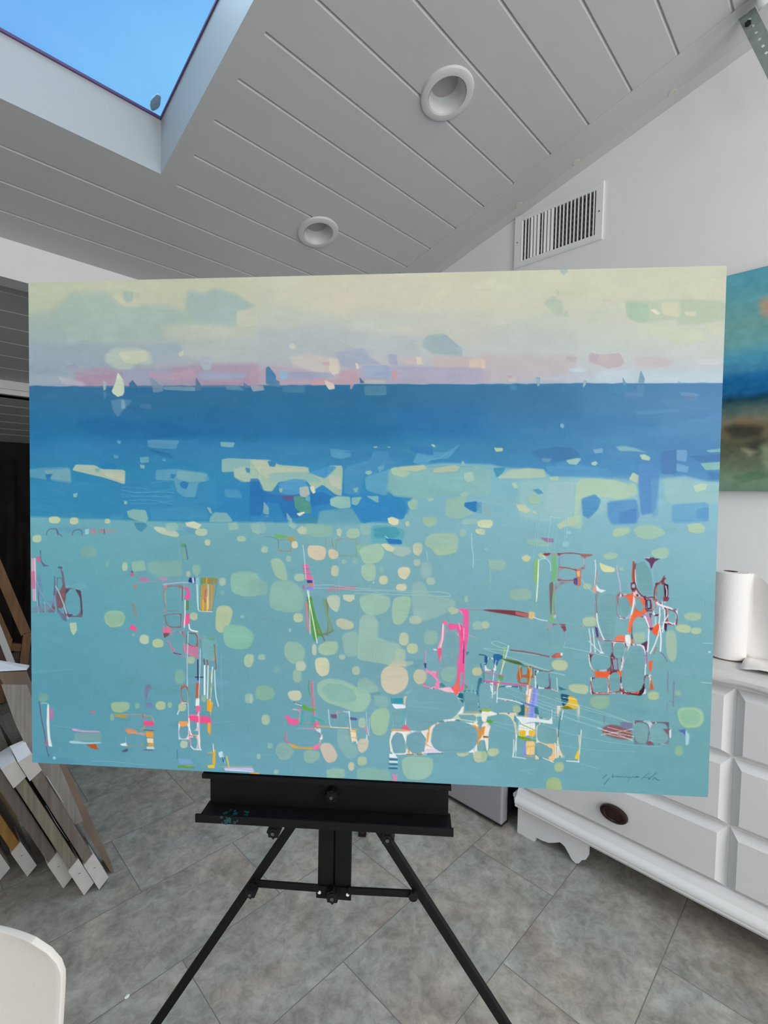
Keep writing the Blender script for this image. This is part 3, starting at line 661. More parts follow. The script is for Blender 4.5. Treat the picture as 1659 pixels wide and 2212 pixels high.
ART['D'] = '''
s 220,75 80,50 bcc8a8 1 2
s 358,82 62,50 bcc8a8 1 2
s 592,84 40,34 b4c4ac 1 2
s 98,207 64,52 b0c4a6 1 2
p 4a90a8 1 2 775,92 860,95 875,120 830,160 800,140
p b8c8b0 1 3 920,120 1000,130 1010,150 1070,150 1100,180 1080,200 960,170 920,140
p cfd2b4 1 2 1138,95 1200,85 1255,110 1230,140 1150,120
p 6a9ab8 1 2 1125,125 1200,135 1210,165 1150,155
s 1252,162 84,50 b4c8ae 1 2
s 1295,234 40,42 bccab0 1 2
s 1533,208 62,40 a8c4ae 1 2
s 1045,125 90,60 98bcb0 .8 3
p 98bcae .9 2 1435,100 1500,90 1515,140 1450,150
p a0c0b0 .9 2 1600,110 1659,100 1659,180 1610,160
l 5a6a80 6 .9 165,180 170,150 200,135 240,140 250,170 275,190
l 6a6080 8 .9 235,138 245,180
l 5f6f88 7 .9 345,180 355,150 390,140 415,150 415,180
p 9ac4cc 1 1 435,140 465,140 462,175 435,178
p b08a96 .9 2 470,140 520,145 515,172 470,170
p a8848f .8 2 530,135 580,140 575,168 535,165
l 5a5068 5 .9 570,138 572,172
p a0928f .6 3 580,138 660,145 650,165 580,165
s 460,300 110,80 84aa98 .6 6
p 7fa8a0 .8 3 1115,245 1140,240 1155,345 1120,350
p 5fa070 1 2 1112,240 1142,238 1138,272 1115,262
l 4a6a90 7 .9 1142,250 1150,300 1158,350
l 78b0b4 3 .6 1100,350 1095,500
l 5a6a90 9 .8 122,290 126,360 140,380
p c0688c 1 1 92,335 118,330 125,375 100,365
p 5a6080 .9 2 125,360 150,385 188,400 140,402
p c8a0b0 .9 1 58,345 88,340 92,480 80,650 66,640 60,480
l e0a8b8 3 1 60,345 65,500 76,645
l e8d8dc 4 1 82,345 84,500 88,645
p c06488 .8 1 52,440 82,430 88,560 62,560
p 6a88a8 .6 5 90,480 120,440 150,640 220,640 200,690 110,620
l 90b8c8 3 .8 92,500 140,620 230,730
l a0c4cc 5 .8 100,640 108,730
l a8c8d0 5 .9 150,650 158,725
p 7a8098 .5 3 160,660 230,720 60,730 50,700
p 6a5a72 1 1.5 240,412 255,400 278,405 275,420
p 6f5f76 .9 2 262,415 282,440 300,550 285,570 275,480
p 7a5560 .95 2 285,520 305,560 300,640 275,700 240,690 232,600 260,570
p 4a4a68 1 1.5 300,560 330,562 300,600
p 5c4058 1 1.5 365,560 405,572 412,620 420,740 408,740 400,620
p 6a6a8a .9 2 232,690 300,750 310,790 280,780
l 5a5a78 4 .9 220,470 225,560 240,690
l a8c0c8 8 1 230,540 270,620 315,765
p 5a4a68 .95 2 300,735 355,738 320,760
p a8c0a8 1 2 325,800 375,795 378,850 355,888 335,860
p 9cbca0 .9 3 568,740 600,712 700,715 720,760 700,820 620,835 575,800
p 8fb49c 1 3 585,745 610,728 690,730 705,765 685,805 620,815 590,790
s 590,388 20,40 88b4a8 .6 3
s 714,404 40,60 a8c4ac 1 2
p 90b8a4 .9 3 760,370 850,360 865,430 770,440
p 8ab0a4 .7 8 870,370 1110,360 1120,470 940,480 880,440
p 90b8a8 .9 3 1190,395 1230,392 1250,430 1220,475 1190,450
s 1160,455 30,40 b8b8a0 .9 3
s 1400,510 46,56 a8c0ac 1 3
p 8ebba8 .9 4 1460,450 1560,435 1659,450 1659,610 1560,615 1470,590 1455,520
s 1400,588 30,30 90b8b0 .6 3
p 4a4a80 1 1 755,440 768,430 775,448
p c86488 1 1 750,450 780,448 780,468 755,468
l b07a98 6 .7 790,470 820,490 880,490
p b87a98 .8 3 820,478 880,480 880,510 820,508
l b090a8 5 .7 790,525 830,510 950,510 
p b88060 1 2 775,520 800,540 785,560
p 8a9080 .8 3 765,650 785,655 800,740 795,770 775,720
p f05a8c 1 1.5 738,828 770,812 795,830 798,855 775,855
s 775,885 18,24 90b4a4 .7 2
s 852,915 66,66 b4c8ac 1 2
s 948,942 80,60 b0c49e 1 2
p c888a8 .8 2 940,485 1000,478 1015,500 985,508
l a08aa0 4 .8 900,490 1090,505
l b8b8d0 7 1 985,528 1100,515 1160,515
p 2a3a80 1 1 1170,480 1210,480 1210,525 1160,510
p c4d0e0 1 1 1185,480 1200,480 1205,520 1190,520
p e8609c 1 1.5 1120,540 1165,550 1178,620 1150,640 1125,610 1150,600 1145,570
l 9a6a8a 4 .9 1000,545 1090,540 1150,560
l 9a8a80 10 .8 985,545 990,640 1010,720
l c8a89a 4 .8 998,560 1000,660
l 7a6a80 5 .9 985,748 1040,735 1110,735
l 6a5a60 5 .9 1110,735 1108,830
l 8a6a60 7 .9 1000,745 1005,800 1030,828 1108,828
p d87a98 1 3 980,830 1040,835 1040,870 1010,885 985,870
p 7a4a50 .9 2 985,870 1030,868 1025,885 990,905
l c890a8 4 .8 985,790 978,880 985,910
l c87a98 10 .7 1010,925 1060,990
l c87a98 7 .9 1050,980 1080,1020 1130,1040
l 5a4a70 7 .9 1060,1010 1110,1020
p 5a8a5a .9 2 1145,640 1165,640 1165,710 1140,710
p e86090 1 2 1140,740 1170,730 1172,800 1140,815 1120,810
l f4f0f0 6 1 1138,640 1138,740 1132,830
l 6a5a48 6 .9 1118,540 1120,640
l f0f0ec 9 1 1165,810 1170,850 1225,860
l 8a4a40 6 .9 1165,870 1225,875 1225,960 1190,965 1150,935
l 5a7a50 5 .9 1148,880 1148,940
p d07a9c .9 3 1120,950 1230,965 1232,1050 1130,1010
l b0808c 3 .8 1110,990 1240,1010
l d8e4e8 4 1 1160,860 1150,1120 1160,1390 1165,1560 1190,1600 
l 9ab8b8 3 .8 1130,500 1126,900 1150,1100
p 8ac0c8 1 1 1212,480 1236,480 1240,710 1225,710 1218,640
l e8f0f0 4 1 1222,530 1228,700 1240,720 1330,720
p 9a8a50 1 2 1250,480 1365,480 1365,525 1250,525
l 5a9a6a 12 1 1260,485 1258,525
l c8a850 8 1 1290,485 1288,525
l 6aa080 12 1 1340,485 1335,525
p b89a60 1 2 1240,530 1350,530 1330,715 1245,715
l d8e8e0 5 1 1300,530 1300,700
l 5a9aa0 8 1 1245,540 1240,700
l b06a60 10 1 1285,570 1280,650
l e8b040 9 1 1265,640 1262,715
l e8c050 9 1 1293,620 1292,715
l 88a8a0 7 1 1322,540 1318,710
l 4a9aa0 6 1 1360,530 1352,600 1330,715
l d0806a 8 1 1290,580 1275,640
p b4c4a0 1 3 1355,700 1390,675 1450,680 1475,720 1460,780 1430,860 1380,870 1350,840
s 1198,752 54,54 b0c0a4 1 2
p 8abca8 .95 4 1405,830 1440,810 1560,820 1625,880 1600,970 1520,990 1430,970 1405,910
s 1538,755 30,24 88c0b8 .9 2
s 1582,1065 64,90 a8c4a8 1 2
s 1180,1060 54,50 a8bca4 1 2
s 1100,1180 70,100 84b09c .8 4
s 1270,1330 36,50 a0bca8 .8 3
l 98c0c8 3 .7 1250,890 1340,910 1350,960
p 6aa07a .9 2 1290,895 1345,905 1340,925 1300,910
l 7a6a50 8 .9 1345,950 1350,1050 1360,1110 1340,1140
l c8b090 4 .9 1338,970 1345,1060
p 78b0b4 .8 4 1255,900 1340,930 1340,1060 1260,1060
l 7a3040 6 .9 1272,1050 1275,1100
l 9a5a50 8 .9 1295,1060 1300,1110
l 3a2a50 9 .9 1228,1060 1228,1200
l 2a2a60 7 1 1210,1180 1275,1180
p c06040 1 1 1215,1220 1240,1220 1238,1330 1212,1325
l f4f4f0 12 1 1275,1100 1275,1300 
l e8f0f0 7 1 1300,1100 1295,1330
l e8f0f0 7 1 1330,1110 1315,1350 1300,1400
l 7ab0a0 5 1 1310,1130 1325,1250
l c0a040 6 1 1320,1150 1316,1330
l d8e8ec 6 1 1345,1130 1350,1300 1372,1385
l 4a9ab0 5 .9 1340,1250 1355,1380
l e8f4f4 4 1 1245,980 1240,1200 1225,1450 1245,1690
p e8f0ec 1 2 1215,1330 1240,1330 1235,1400 1210,1380
p f4a830 1 2 1295,1330 1335,1360 1320,1430 1290,1410
l e8b848 5 1 1310,1340 1318,1450
p f05a90 1 1 1165,1450 1310,1455 1330,1510 1240,1500 1160,1480
p f06a98 1 1 1215,1380 1245,1380 1245,1430 1215,1430
l f8c0c8 6 1 1235,1420 1238,1560
p f0a060 1 2 1090,1490 1160,1490 1155,1520 1110,1530
p f0a840 1 2 1295,1500 1320,1500 1315,1590 1295,1560
l f4f0ee 8 1 1165,1470 1170,1560 1190,1600
l f8d8dc 9 1 1235,1560 1240,1640
l f0c070 7 1 1180,1590 1230,1590
l b06a40 5 .9 1165,1590 1220,1595
l f0f0f0 7 1 1170,1600 1180,1685 1250,1690
l f4e8ea 9 1 1230,1590 1240,1680
l e87aa0 7 1 1170,1560 1175,1660
l f0f0f4 7 .9 1085,1440 1100,1400 1140,1380
s 1118,1390 54,60 b8c8a4 1 2
l 8a5a40 6 1 1110,1260 1150,1240 1160,1280
p b06a4a 1 1 1108,1240 1140,1230 1138,1250 1112,1255
l 6a8a70 7 .9 1160,1250 1162,1350
l 8a7a60 5 .9 1112,1270 1118,1350 1160,1355
l f8f0e0 4 1 1115,1360 1150,1360
s 1130,1652 54,54 b4c8b8 1 2
p f4b030 1 2 1335,1690 1352,1690 1350,1800 1330,1790
p e8c83a 1 2 1295,1800 1345,1795 1345,1820 1300,1818
l d8a850 7 1 1300,1710 1340,1715
l e8f0ec 5 1 1335,1650 1338,1700
l f0c040 10 .9 1430,1740 1440,1790 1450,1830
p 3a5a90 1 1 1400,1740 1420,1745 1415,1780 1400,1770
p c4e0e8 1 2 1370,1710 1400,1700 1410,1740 1380,1745
l 7ac4d8 6 .9 1400,1720 1420,1790
l c8b080 5 .9 1390,1810 1610,1808
p c4c8f0 1 1 1410,1815 1610,1815 1625,1840 1420,1835
l f0f0ff 5 1 1420,1832 1620,1845
p e8a840 1 1 1590,1850 1659,1850 1659,1865 1600,1865
p 58a8c4 1 2 1345,1820 1390,1820 1385,1845 1345,1840
p 6a9a4a 1 2 1085,1800 1130,1800 1210,1810 1200,1820 1090,1815
p 9aa850 .8 2 1130,1798 1180,1800 1160,1812
p 88aee0 .6 4 1090,1750 1180,1760 1200,1790 1100,1790
l 4a6a90 5 .9 1082,1690 1085,1750
p b85a30 1 2 450,1655 490,1648 515,1655 515,1685 480,1680
p b85a30 .9 1 440,1650 515,1650 525,1680 545,1690 500,1685
p b0d0dc .9 2 320,1630 360,1625 440,1640 550,1635 550,1645 440,1650 330,1645
p d8a0c8 .95 2 340,1540 380,1545 400,1555 540,1558 540,1568 420,1565 350,1558
p 8aa8a0 .6 3 360,1570 550,1570 550,1630 355,1630
p c07a88 .8 2 470,1415 505,1415 505,1438 475,1432
p d070a0 .8 3 185,1400 210,1400 212,1480 190,1480
p e0e8ea 1 1 170,1370 182,1370 185,1530 190,1600 205,1670 180,1665 172,1600 165,1500
l 6a5a78 8 .9 115,1350 130,1480 150,1560 160,1640
l 94c4cc 6 .9 125,1365 150,1360 182,1372
p c06a88 .8 2 155,1625 175,1625 175,1665 158,1660
l 5a6a98 9 .9 165,1670 170,1700 182,1735
s 218,1748 20,22 a0ccd4 1 1
s 142,1325 66,60 84ac98 .7 5
p a0bc98 .9 3 612,1370 640,1355 740,1352 752,1400 700,1430 630,1425
s 802,1382 30,40 90b49c .8 3
s 965,1380 70,60 b0c49e 1 2
s 1030,1376 30,40 a0bc9c .9 2
s 625,1462 26,50 98b8a0 .8 3
p 7a7a98 .8 2 855,1235 885,1228 905,1245 905,1270 885,1265 870,1340 855,1335
p 7a82a4 .8 2 862,1355 910,1360 912,1400 862,1395
p b09a50 1 2 635,1440 720,1440 720,1470 690,1465 650,1458
l a89a80 10 .7 720,1445 850,1445
l c89a60 6 .9 850,1450 905,1455 915,1500
p f05080 1 1 845,1485 918,1490 918,1525 850,1520
l d84a7a 6 .9 840,1440 850,1470
l 6a3a50 5 1 850,1550 915,1555
p e89a3c 1 1 862,1562 914,1565 914,1605 865,1600
p f0d8b0 1 1 870,1610 915,1610 915,1645 872,1640
p d8a040 1 1 875,1645 918,1642 915,1670 880,1668
p c4dce0 1 1 868,1668 920,1668 922,1685 870,1685
l 6a5a80 7 .9 850,1690 910,1692
p d8906a 1 3 712,1550 750,1540 800,1555 800,1578 740,1578
p c8a090 .8 2 740,1565 860,1570 860,1590 800,1582
p e4ecf0 1 1.5 680,1650 725,1640 730,1665 690,1660
p 5a5a80 1 2 690,1700 730,1680 742,1695 715,1708
l b0d0d8 4 .8 722,1600 722,1650
s 1585,1330 56,70 a0c0b4 .9 3
s 1650,1295 40,80 90b8ac .7 4
l 9ac0c8 3 .6 1355,900 1365,1100
l 88b8bc 2.5 .6 1390,1000 1390,1250 1400,1400
l 88b8bc 2.5 .6 1120,450 1070,100
l 8abcc4 2 .6 200,1520 500,1560
l 8abcc4 2 .6 1340,1500 1500,1490
l a0c8d0 2.5 .7 480,1770 650,1775 860,1800
'''
ART['E'] = '''
p 3a86b8 .9 5 0,40 130,50 270,70 270,90 60,90 0,85
p 8fb8b4 .85 4 0,95 90,85 120,130 100,170 30,160 0,130
p 9ac0ae .9 3 262,110 290,95 325,115 300,140
p 90b8a8 .9 4 380,100 560,115 570,180 480,195 380,175
p bccab0 1 4 320,140 360,115 390,130 385,175 340,170
p b8c8b0 1 2 595,140 620,132 635,155 620,190 600,175
p a4c2ac 1 2.5 662,160 690,132 750,135 762,185 700,205 668,190
p 8fb8b4 .9 4 755,110 830,100 830,180 770,180
p 5fa8b4 .9 4 830,110 960,110 1070,140 1060,200 1040,250 940,230 840,250
p 4a9ab0 .9 3 850,130 1000,120 1040,160 1000,200 860,200
p 2a78b8 1 2 930,200 1040,210 1050,240 960,240
l d8f0f0 4 .9 930,185 950,200
p d8d8b4 1 1.5 948,62 980,52 1025,70 1022,105 990,112 955,95
p b8c8b0 1 1.5 1068,88 1095,82 1098,115 1075,118
p 9fc0a8 1 2.5 1185,60 1280,50 1290,95 1240,125 1195,105
p 9fc2b4 .7 2 1460,70 1570,65 1575,100 1460,108
p d8d8b4 1 1.5 1588,82 1659,80 1659,130 1590,125
p c8d0ae 1 1.5 1550,140 1600,135 1618,158 1590,175 1560,165
s 1465,165 44,50 a0c0b0 .8 3
p 9fc0ac 1 3.5 1205,200 1260,165 1420,165 1435,210 1425,290 1370,315 1280,320 1250,270 1205,250
p a8c6ac .7 3 1260,270 1420,260 1420,300 1300,318
p 6ab06a 1 2.5 160,185 180,172 240,180 270,190 200,200
p b09a60 .9 3 240,190 300,190 315,225 290,222
l 5a8a80 4 .8 100,185 160,190 200,215 195,280
s 308,245 42,50 cfd2b4 1 1.5
s 100,278 46,46 a8c2b0 1 3
s 265,342 34,40 a0c0b0 .9 3
l 9a9a90 6 .7 395,195 400,250
l 9a9a90 6 .7 525,205 535,270
l a08a78 7 .8 565,205 575,260
l 7aa080 6 .7 735,210 740,300 735,325
l 8ab0a8 3 .7 90,185 380,183 560,205
p d4c8ae 1 2 395,270 410,248 500,252 528,280 515,345 460,355 400,325
p d0c8b0 1 2 538,280 570,272 612,295 605,340 560,345 540,320
l 7aa0a8 3 .7 580,330 700,325 730,320
p 8ab8a0 .8 4 730,250 800,230 800,250 760,300 745,320
p a4c6ae .95 3 750,280 800,250 900,230 930,290 900,360 830,380 780,370 760,320
p ccd2b0 1 2 900,240 940,235 1000,265 985,295 940,285
p a8c0b4 .8 5 990,250 1100,260 1110,300 1050,330 990,310
p bcc8ac 1 2 1118,250 1140,230 1185,235 1188,290 1160,325 1125,305
p a0c2ac .95 3 770,380 860,375 870,450 850,495 800,495 765,450
s 905,420 30,50 90b8a8 .7 5
s 920,488 60,60 c4c8a8 1 2
p d0ceb0 1 2 1015,420 1040,398 1100,400 1105,440 1070,490 1025,465
s 1043,538 74,48 ccccb0 1 2
s 1150,368 44,48 b4c4b0 .9 3
s 1215,420 80,110 a0bcb8 .7 6
s 1245,497 62,50 a8c2b0 .9 3
p a0c0a8 .95 3 140,345 200,335 240,380 262,480 240,495 180,470 150,400
s 340,470 72,52 a8c4b0 1 3
s 585,425 52,78 bcc8ac 1 2
s 645,362 30,30 a0c0b0 .8 2
s 725,355 40,40 98bcb4 .6 4
p 8cb4a8 .8 5 0,460 60,480 120,500 120,590 0,600
p 90b8a8 .85 5 150,500 270,480 370,560 370,700 280,715 140,690 130,600
p e86aa0 1 1 362,380 402,378 405,405 365,402
l c05a90 5 1 365,408 405,410
p e86aa0 1 1 368,415 408,418 415,440 372,440
l c05a90 4 1 372,444 420,446
p e870a4 1 1 375,450 425,455 435,485 385,485
p 4a3a90 1 1 392,488 430,490 432,508 395,508
p c89060 1 1 398,512 435,512 435,530 400,528
l e87aa8 8 1 435,490 437,545 
p b08a98 .95 2 520,545 640,530 735,528 735,548 620,560 525,565
l dc9aa0 4 .9 620,548 730,543
p 8a8ae0 .8 2 385,535 430,530 435,560 395,560
l b8c8e8 3 .9 440,525 560,520 600,530 790,548 830,565
l b0d0d4 3 .9 440,545 600,545 740,560 1000,565 1120,580 1300,565 1370,580 1385,605
l c0dcdc 3 .9 720,580 900,585 1100,590 1300,600 1380,600
l a8c8d0 3 .8 770,545 900,555 1100,565 1280,570 1340,578
l a0c0d0 3 .8 825,530 830,560 870,575 960,580
s 850,505 14,14 a8ccd0 1 1
l 88b8c0 3 .8 608,330 618,700
l 88b8b8 2.5 .7 765,350 755,700 750,1000
l c0d4dc 6 .9 365,250 375,340 385,480
p c0609a 1 2 358,530 375,520 380,560
p 5a9a50 1 2 385,600 430,600 430,640 460,760 500,850 500,880 470,870 450,920 430,880 410,760
p 7a9a7a .8 3 500,610 520,620 530,700 570,800 580,840 550,855 500,870 500,855 560,820 530,760 510,680
p e0809a 1 1 382,640 395,640 400,750 408,850 395,830 388,740
l f4f4e8 6 1 395,560 410,640 435,770 462,920
l f8f8f0 4 1 405,560 412,700 415,860
p e06a8a 1 1 468,828 480,832 478,850 470,848
l 6a7a60 6 .9 500,860 540,855 575,835
l 7a6a60 7 .9 500,870 515,905
p b8c8b4 1 2.5 525,610 560,590 620,595 620,660 600,715 550,680
p c0ccb2 1 2 638,590 720,588 722,620 690,640 645,625
p a0c2ae .9 3.5 752,600 850,582 960,600 972,650 940,710 860,735 790,720 760,670
p a0c2aa .95 3 985,620 1030,600 1100,600 1112,640 1080,760 1030,800 985,790 975,700
p 9cbcb4 .7 6 1115,500 1200,500 1230,590 1420,620 1410,690 1250,760 1130,780 1115,640
s 1490,620 26,46 a0c0a8 .9 3
p b4c4a8 1 2 1360,690 1390,672 1440,690 1430,715 1390,728
s 1140,765 86,56 b0c4ae .95 3
p bcc4a8 1 2.5 592,765 630,748 715,780 712,825 640,830 595,800
s 332,748 66,64 b8c8a8 1 2
s 275,835 14,24 98c0c0 1 1
p a0c0b0 .85 4 755,730 850,720 890,790 870,880 950,910 1040,930 1040,1000 990,1060 1130,1040 1120,1080 960,1080 900,1060 740,1040 740,980
p a4c4ae .6 5 630,860 740,830 760,960 740,1010 660,1020 640,940
s 1060,895 66,90 b8c4a8 1 2.5
s 1120,960 76,70 bcc8a4 1 2.5
s 1245,885 96,100 98bcac .8 4
p a4c2a8 1 3 470,940 520,912 600,910 610,950 590,1000 520,1010 470,990
s 443,968 32,80 b8c8b4 1 2
p 96bcaa .95 3.5 232,950 260,910 340,920 380,970 370,1050 290,1070 240,1020
s 635,1018 44,34 b8c8b0 .8 3
s 350,1082 70,70 b8c8b0 1 2.5
s 325,1150 60,90 a0c0a8 .85 3
p ccd0b0 1 2.5 445,1040 475,1020 535,1025 550,1080 540,1140 490,1155 455,1120
s 730,1112 54,60 acc4ac 1 2.5
s 185,1105 44,50 88b4b0 .5 6
s 12,1030 26,60 b4c8ac .9 3
s 80,1020 50,40 a8c4b4 .8 3
p 88b49e .9 3 40,1230 80,1210 150,1225 175,1270 150,1310 80,1320 45,1290
s 8,1308 26,60 a8c4b4 .9 3
p c8ccb0 1 2.5 255,1270 280,1250 345,1250 358,1290 340,1320 280,1318
p 9fc4ae .9 4 460,1200 530,1165 640,1175 740,1230 830,1270 835,1320 790,1395 720,1400 620,1360 520,1330 465,1270
p 84b4ac .7 4 490,1230 540,1195 640,1205 720,1250 740,1320 660,1340 540,1310
p 98bcac .8 4 740,1180 800,1160 880,1220 885,1260 800,1270 740,1240
p d0c8b0 1 3 900,1140 920,1095 1000,1060 1080,1100 1095,1180 1070,1240 1000,1280 940,1265 905,1220
p c0c4a8 .9 4 950,1080 1000,1030 1070,1045 1080,1090 1000,1070
s 1035,1005 76,90 b0c4ae .8 4
p c4c4aa 1 2.5 1122,1140 1150,1100 1200,1110 1222,1150 1200,1200 1160,1210 1130,1180
s 1085,1318 58,66 d0c8b0 1 2
p 90b8b0 .7 5 850,1280 940,1290 960,1340 930,1380 860,1350
p a0c4a8 1 3 830,1420 870,1375 950,1370 965,1430 940,1540 900,1562 850,1550 830,1490
s 773,1472 54,70 a8c4b4 1 3
l 58a050 8 .8 408,1180 405,1240 415,1280
p d07a90 1 1 418,1180 430,1180 440,1300 452,1480 470,1500 435,1495 430,1350
l f0708c 5 1 428,1190 440,1380 450,1490
p f06aa0 1 2 232,1428 262,1420 280,1440 340,1445 338,1480 300,1488 262,1480 258,1450
p 6ab04a 1 2 360,1345 385,1348 395,1370 470,1378 440,1392 380,1385 360,1375
p 4aa8b0 1 2 358,1390 375,1390 362,1440 380,1465 345,1490 342,1450
p 4ab0ac .9 2 418,1405 430,1420 470,1440 520,1460 510,1475 460,1475 420,1470
l 4a5a70 5 .9 300,1330 350,1345
l e8f0f0 5 1 310,1338 355,1352
l b89a80 4 .9 360,1470 440,1472 520,1475
p f070a0 1 1.5 455,1450 475,1465 478,1495 455,1490
l d8b060 7 1 460,1495 530,1500 690,1510 740,1520
l e8e0d0 5 1 560,1502 680,1508
p 7a5a80 .9 2 555,1412 600,1412 598,1442 560,1440
p 5a5a90 .9 2 680,1430 740,1440 735,1455 685,1450
l f0f8f8 5 1 683,1395 692,1500 705,1605
l d8e8ec 4 1 540,1380 548,1480 558,1500
l a0c0c8 3 .9 600,1385 602,1450
l c0dce0 4 .9 800,1395 808,1500 815,1560
l c8e0e4 4 .8 822,1440 818,1560
p f0e0c0 1 2 690,1520 730,1525 735,1600 700,1600
l d8a850 5 1 685,1528 735,1535
l e0b870 5 1 690,1570 740,1575
l e86a90 8 1 250,1540 240,1590 270,1610
p d8a850 1 1.5 255,1610 300,1620 340,1640 430,1640 470,1625 482,1600 482,1650 420,1655 310,1650 280,1635
p f080a8 1 1.5 425,1640 480,1610 480,1652 440,1658
p f0e8e0 1 1.5 480,1580 498,1550 502,1580 485,1595
p 92b8b0 .9 3.5 175,1640 210,1605 280,1615 305,1670 270,1725 210,1730 180,1690
p 98bcae .9 3 365,1680 400,1655 480,1670 480,1720 420,1755 375,1740
p d0c4b4 1 2.5 480,1640 500,1610 560,1612 605,1690 590,1735 540,1752 510,1720
p d0c8b4 1 2.5 738,1610 760,1580 820,1582 812,1650 770,1685 745,1660
p 8fb8b4 .8 4 600,1500 680,1520 690,1600 740,1640 740,1700 680,1730 620,1660 600,1600
s 772,1735 64,62 b4c8ac 1 2.5
s 698,1773 42,58 c8ccb4 1 2.5
s 60,1705 26,36 a0c8b8 .9 2
s 138,1630 36,40 98c0b0 .8 3
s 180,1810 34,30 a0c8b8 .9 2
s 108,1450 58,70 acc4ac 1 2.5
p 98c0ae .95 3 525,1800 570,1785 650,1790 655,1850 530,1855
p 90bcae .85 4 735,1790 830,1780 950,1800 975,1870 740,1865
l 4a9aac 6 1 975,1300 980,1340
p 3a98a8 1 1.5 970,1305 1055,1300 1058,1338 980,1340
p e8f0f4 1 2 975,1340 1050,1345 1110,1360 1090,1370 1000,1375
p 5aaab4 .8 3 985,1390 1070,1385 1065,1430 1055,1500 985,1500
p 78a8b0 1 3 1010,1385 1045,1385 1048,1440 1030,1500 985,1500 985,1420
l e0f0f4 5 1 1080,1380 1070,1500
p e06a88 1 1.5 1062,1480 1080,1490 1110,1525 1040,1515
l e8b068 10 1 975,1522 1040,1520 1100,1528
p f0ece4 1 1.5 975,1530 1100,1530 1080,1560 1070,1640 1085,1680 1125,1690 970,1680 960,1600
p 78a8b4 1 1.5 985,1560 1010,1535 1050,1545 1070,1600 1075,1680 990,1682 970,1600
p 78a8b4 1 1.5 1085,1560 1130,1535 1190,1540 1215,1590 1205,1670 1130,1680 1085,1650
p f0e8e0 1 1.5 1175,1530 1240,1515 1262,1460 1290,1460 1260,1510 1245,1600 1270,1650 1325,1678 1200,1680 1205,1640 1215,1580
l e8a850 9 1 1240,1480 1225,1600
l e8b060 7 1 1225,1540 1215,1630
p e8d8e8 1 2 1200,1650 1260,1650 1320,1672 1210,1680
l c890a0 4 .9 1200,1610 1250,1640
l 4a7aa0 5 1 1080,1688 1200,1688 1330,1680
p e8f4f4 1 1 960,1685 1000,1690 1018,1715 960,1712
p 3a7a98 1 1 960,1715 1018,1718 1018,1732 958,1730
p e0f0f0 1 1 958,1732 1018,1735 1018,1748 958,1746
p 3a7a98 1 1 957,1750 1018,1752 1018,1765 957,1762
p 8ac0d0 1 1 957,1765 1018,1768 1018,1778 957,1775
p 3a6a8a 1 1 957,1778 1018,1780 1016,1790 957,1790
p d890b0 1 1.5 978,1828 1012,1828 1012,1880 990,1880
p 9ac2b0 1 3.5 1042,1725 1100,1700 1250,1710 1265,1750 1250,1830 1180,1870 1080,1860 1050,1800
p f0f0e8 1 2 1310,1452 1400,1445 1440,1400 1460,1360 1475,1360 1470,1400 1440,1440 1400,1460 1560,1475 1580,1500 1520,1480 1400,1462
p c8d8c0 1 2 1390,1440 1440,1405 1540,1410 1570,1405 1659,1410 1659,1430 1600,1425 1570,1440 1565,1470 1440,1450
p 78a8b0 1 1.5 1435,1415 1540,1415 1560,1430 1555,1460 1450,1445
p e09a50 1 2 1545,1480 1575,1520 1610,1520 1600,1600 1570,1640
p f0e4d4 1 1.5 1600,1480 1659,1490 1640,1560 1640,1660 1625,1600 1575,1600 1600,1560
l d8d8c0 6 1 1640,1560 1630,1660 
p 78a8b0 1 1.5 1585,1590 1620,1590 1628,1640 1590,1665 1570,1640
p 70aab4 1 2 1560,1430 1610,1425 1610,1480 1575,1490
p 5aa030 1 1.5 1632,1455 1659,1448 1659,1470 1640,1472
p 4a6a30 1 2 1575,1385 1659,1395 1659,1405 1600,1405
s 1465,1675 88,56 b4c4a4 1 2.5
p bcc8a8 1 2.5 1535,1690 1560,1665 1610,1670 1625,1720 1580,1750 1545,1735
l e8e8e0 5 1 1550,1650 1540,1690
p f060a0 1 1 1435,685 1508,688 1508,810 1470,800 1475,740 1465,710
p f060a0 1 1 1365,785 1460,795 1470,860 1440,850 1420,825 1370,835
p f4709c 1 1 1330,755 1355,780 1365,790 1350,800 1330,790
p f4a0b8 1 1 1325,790 1340,800 1335,900 1320,940 1308,1055 1290,960 1318,880
p f4608c 1 1 1290,960 1322,955 1318,990 1303,1058 1295,1000
l f0e8f0 6 1 1330,790 1326,900 1312,950
p f4609c 1 1 1440,800 1508,810 1500,900 1485,1010 1478,1100 1475,1200 1470,1250 1435,1255 1425,1285 1405,1265 1365,1250 1370,1235 1420,1215 1430,1110 1440,980
p fa6a60 1 2 1405,1210 1435,1180 1445,1110 1450,1230 1430,1285 1395,1250
p 78a8b4 1 1 1452,1130 1462,1115 1468,1180 1452,1230 1440,1220
l 4a3a90 6 1 1472,905 1474,980 1470,1060
l b05a9a 4 .9 1458,800 1462,880
l f8c8d8 4 1 1440,790 1450,830
l f8d0d8 3 1 1475,820 1468,960
p 78a6b0 1 2 1355,840 1380,835 1430,860 1445,900 1440,1000 1425,1080 1310,1090 1320,980 1335,900
p 8fb8ac .9 3 1310,1120 1350,1085 1425,1080 1420,1160 1380,1195 1320,1175
p f48ab4 1 1 1210,1100 1240,1115 1280,1140 1290,1170 1310,1190 1300,1240 1270,1235 1285,1180 1260,1150 1215,1120
l f08ab0 6 1 1190,1215 1250,1230
l c890b8 8 .9 1210,970 1205,1060 1212,1090
p 3a3a80 .9 1 1200,1060 1215,1060 1215,1095 1205,1095
p f4c0cc 1 1.5 1290,1235 1380,1225 1410,1265 1350,1258
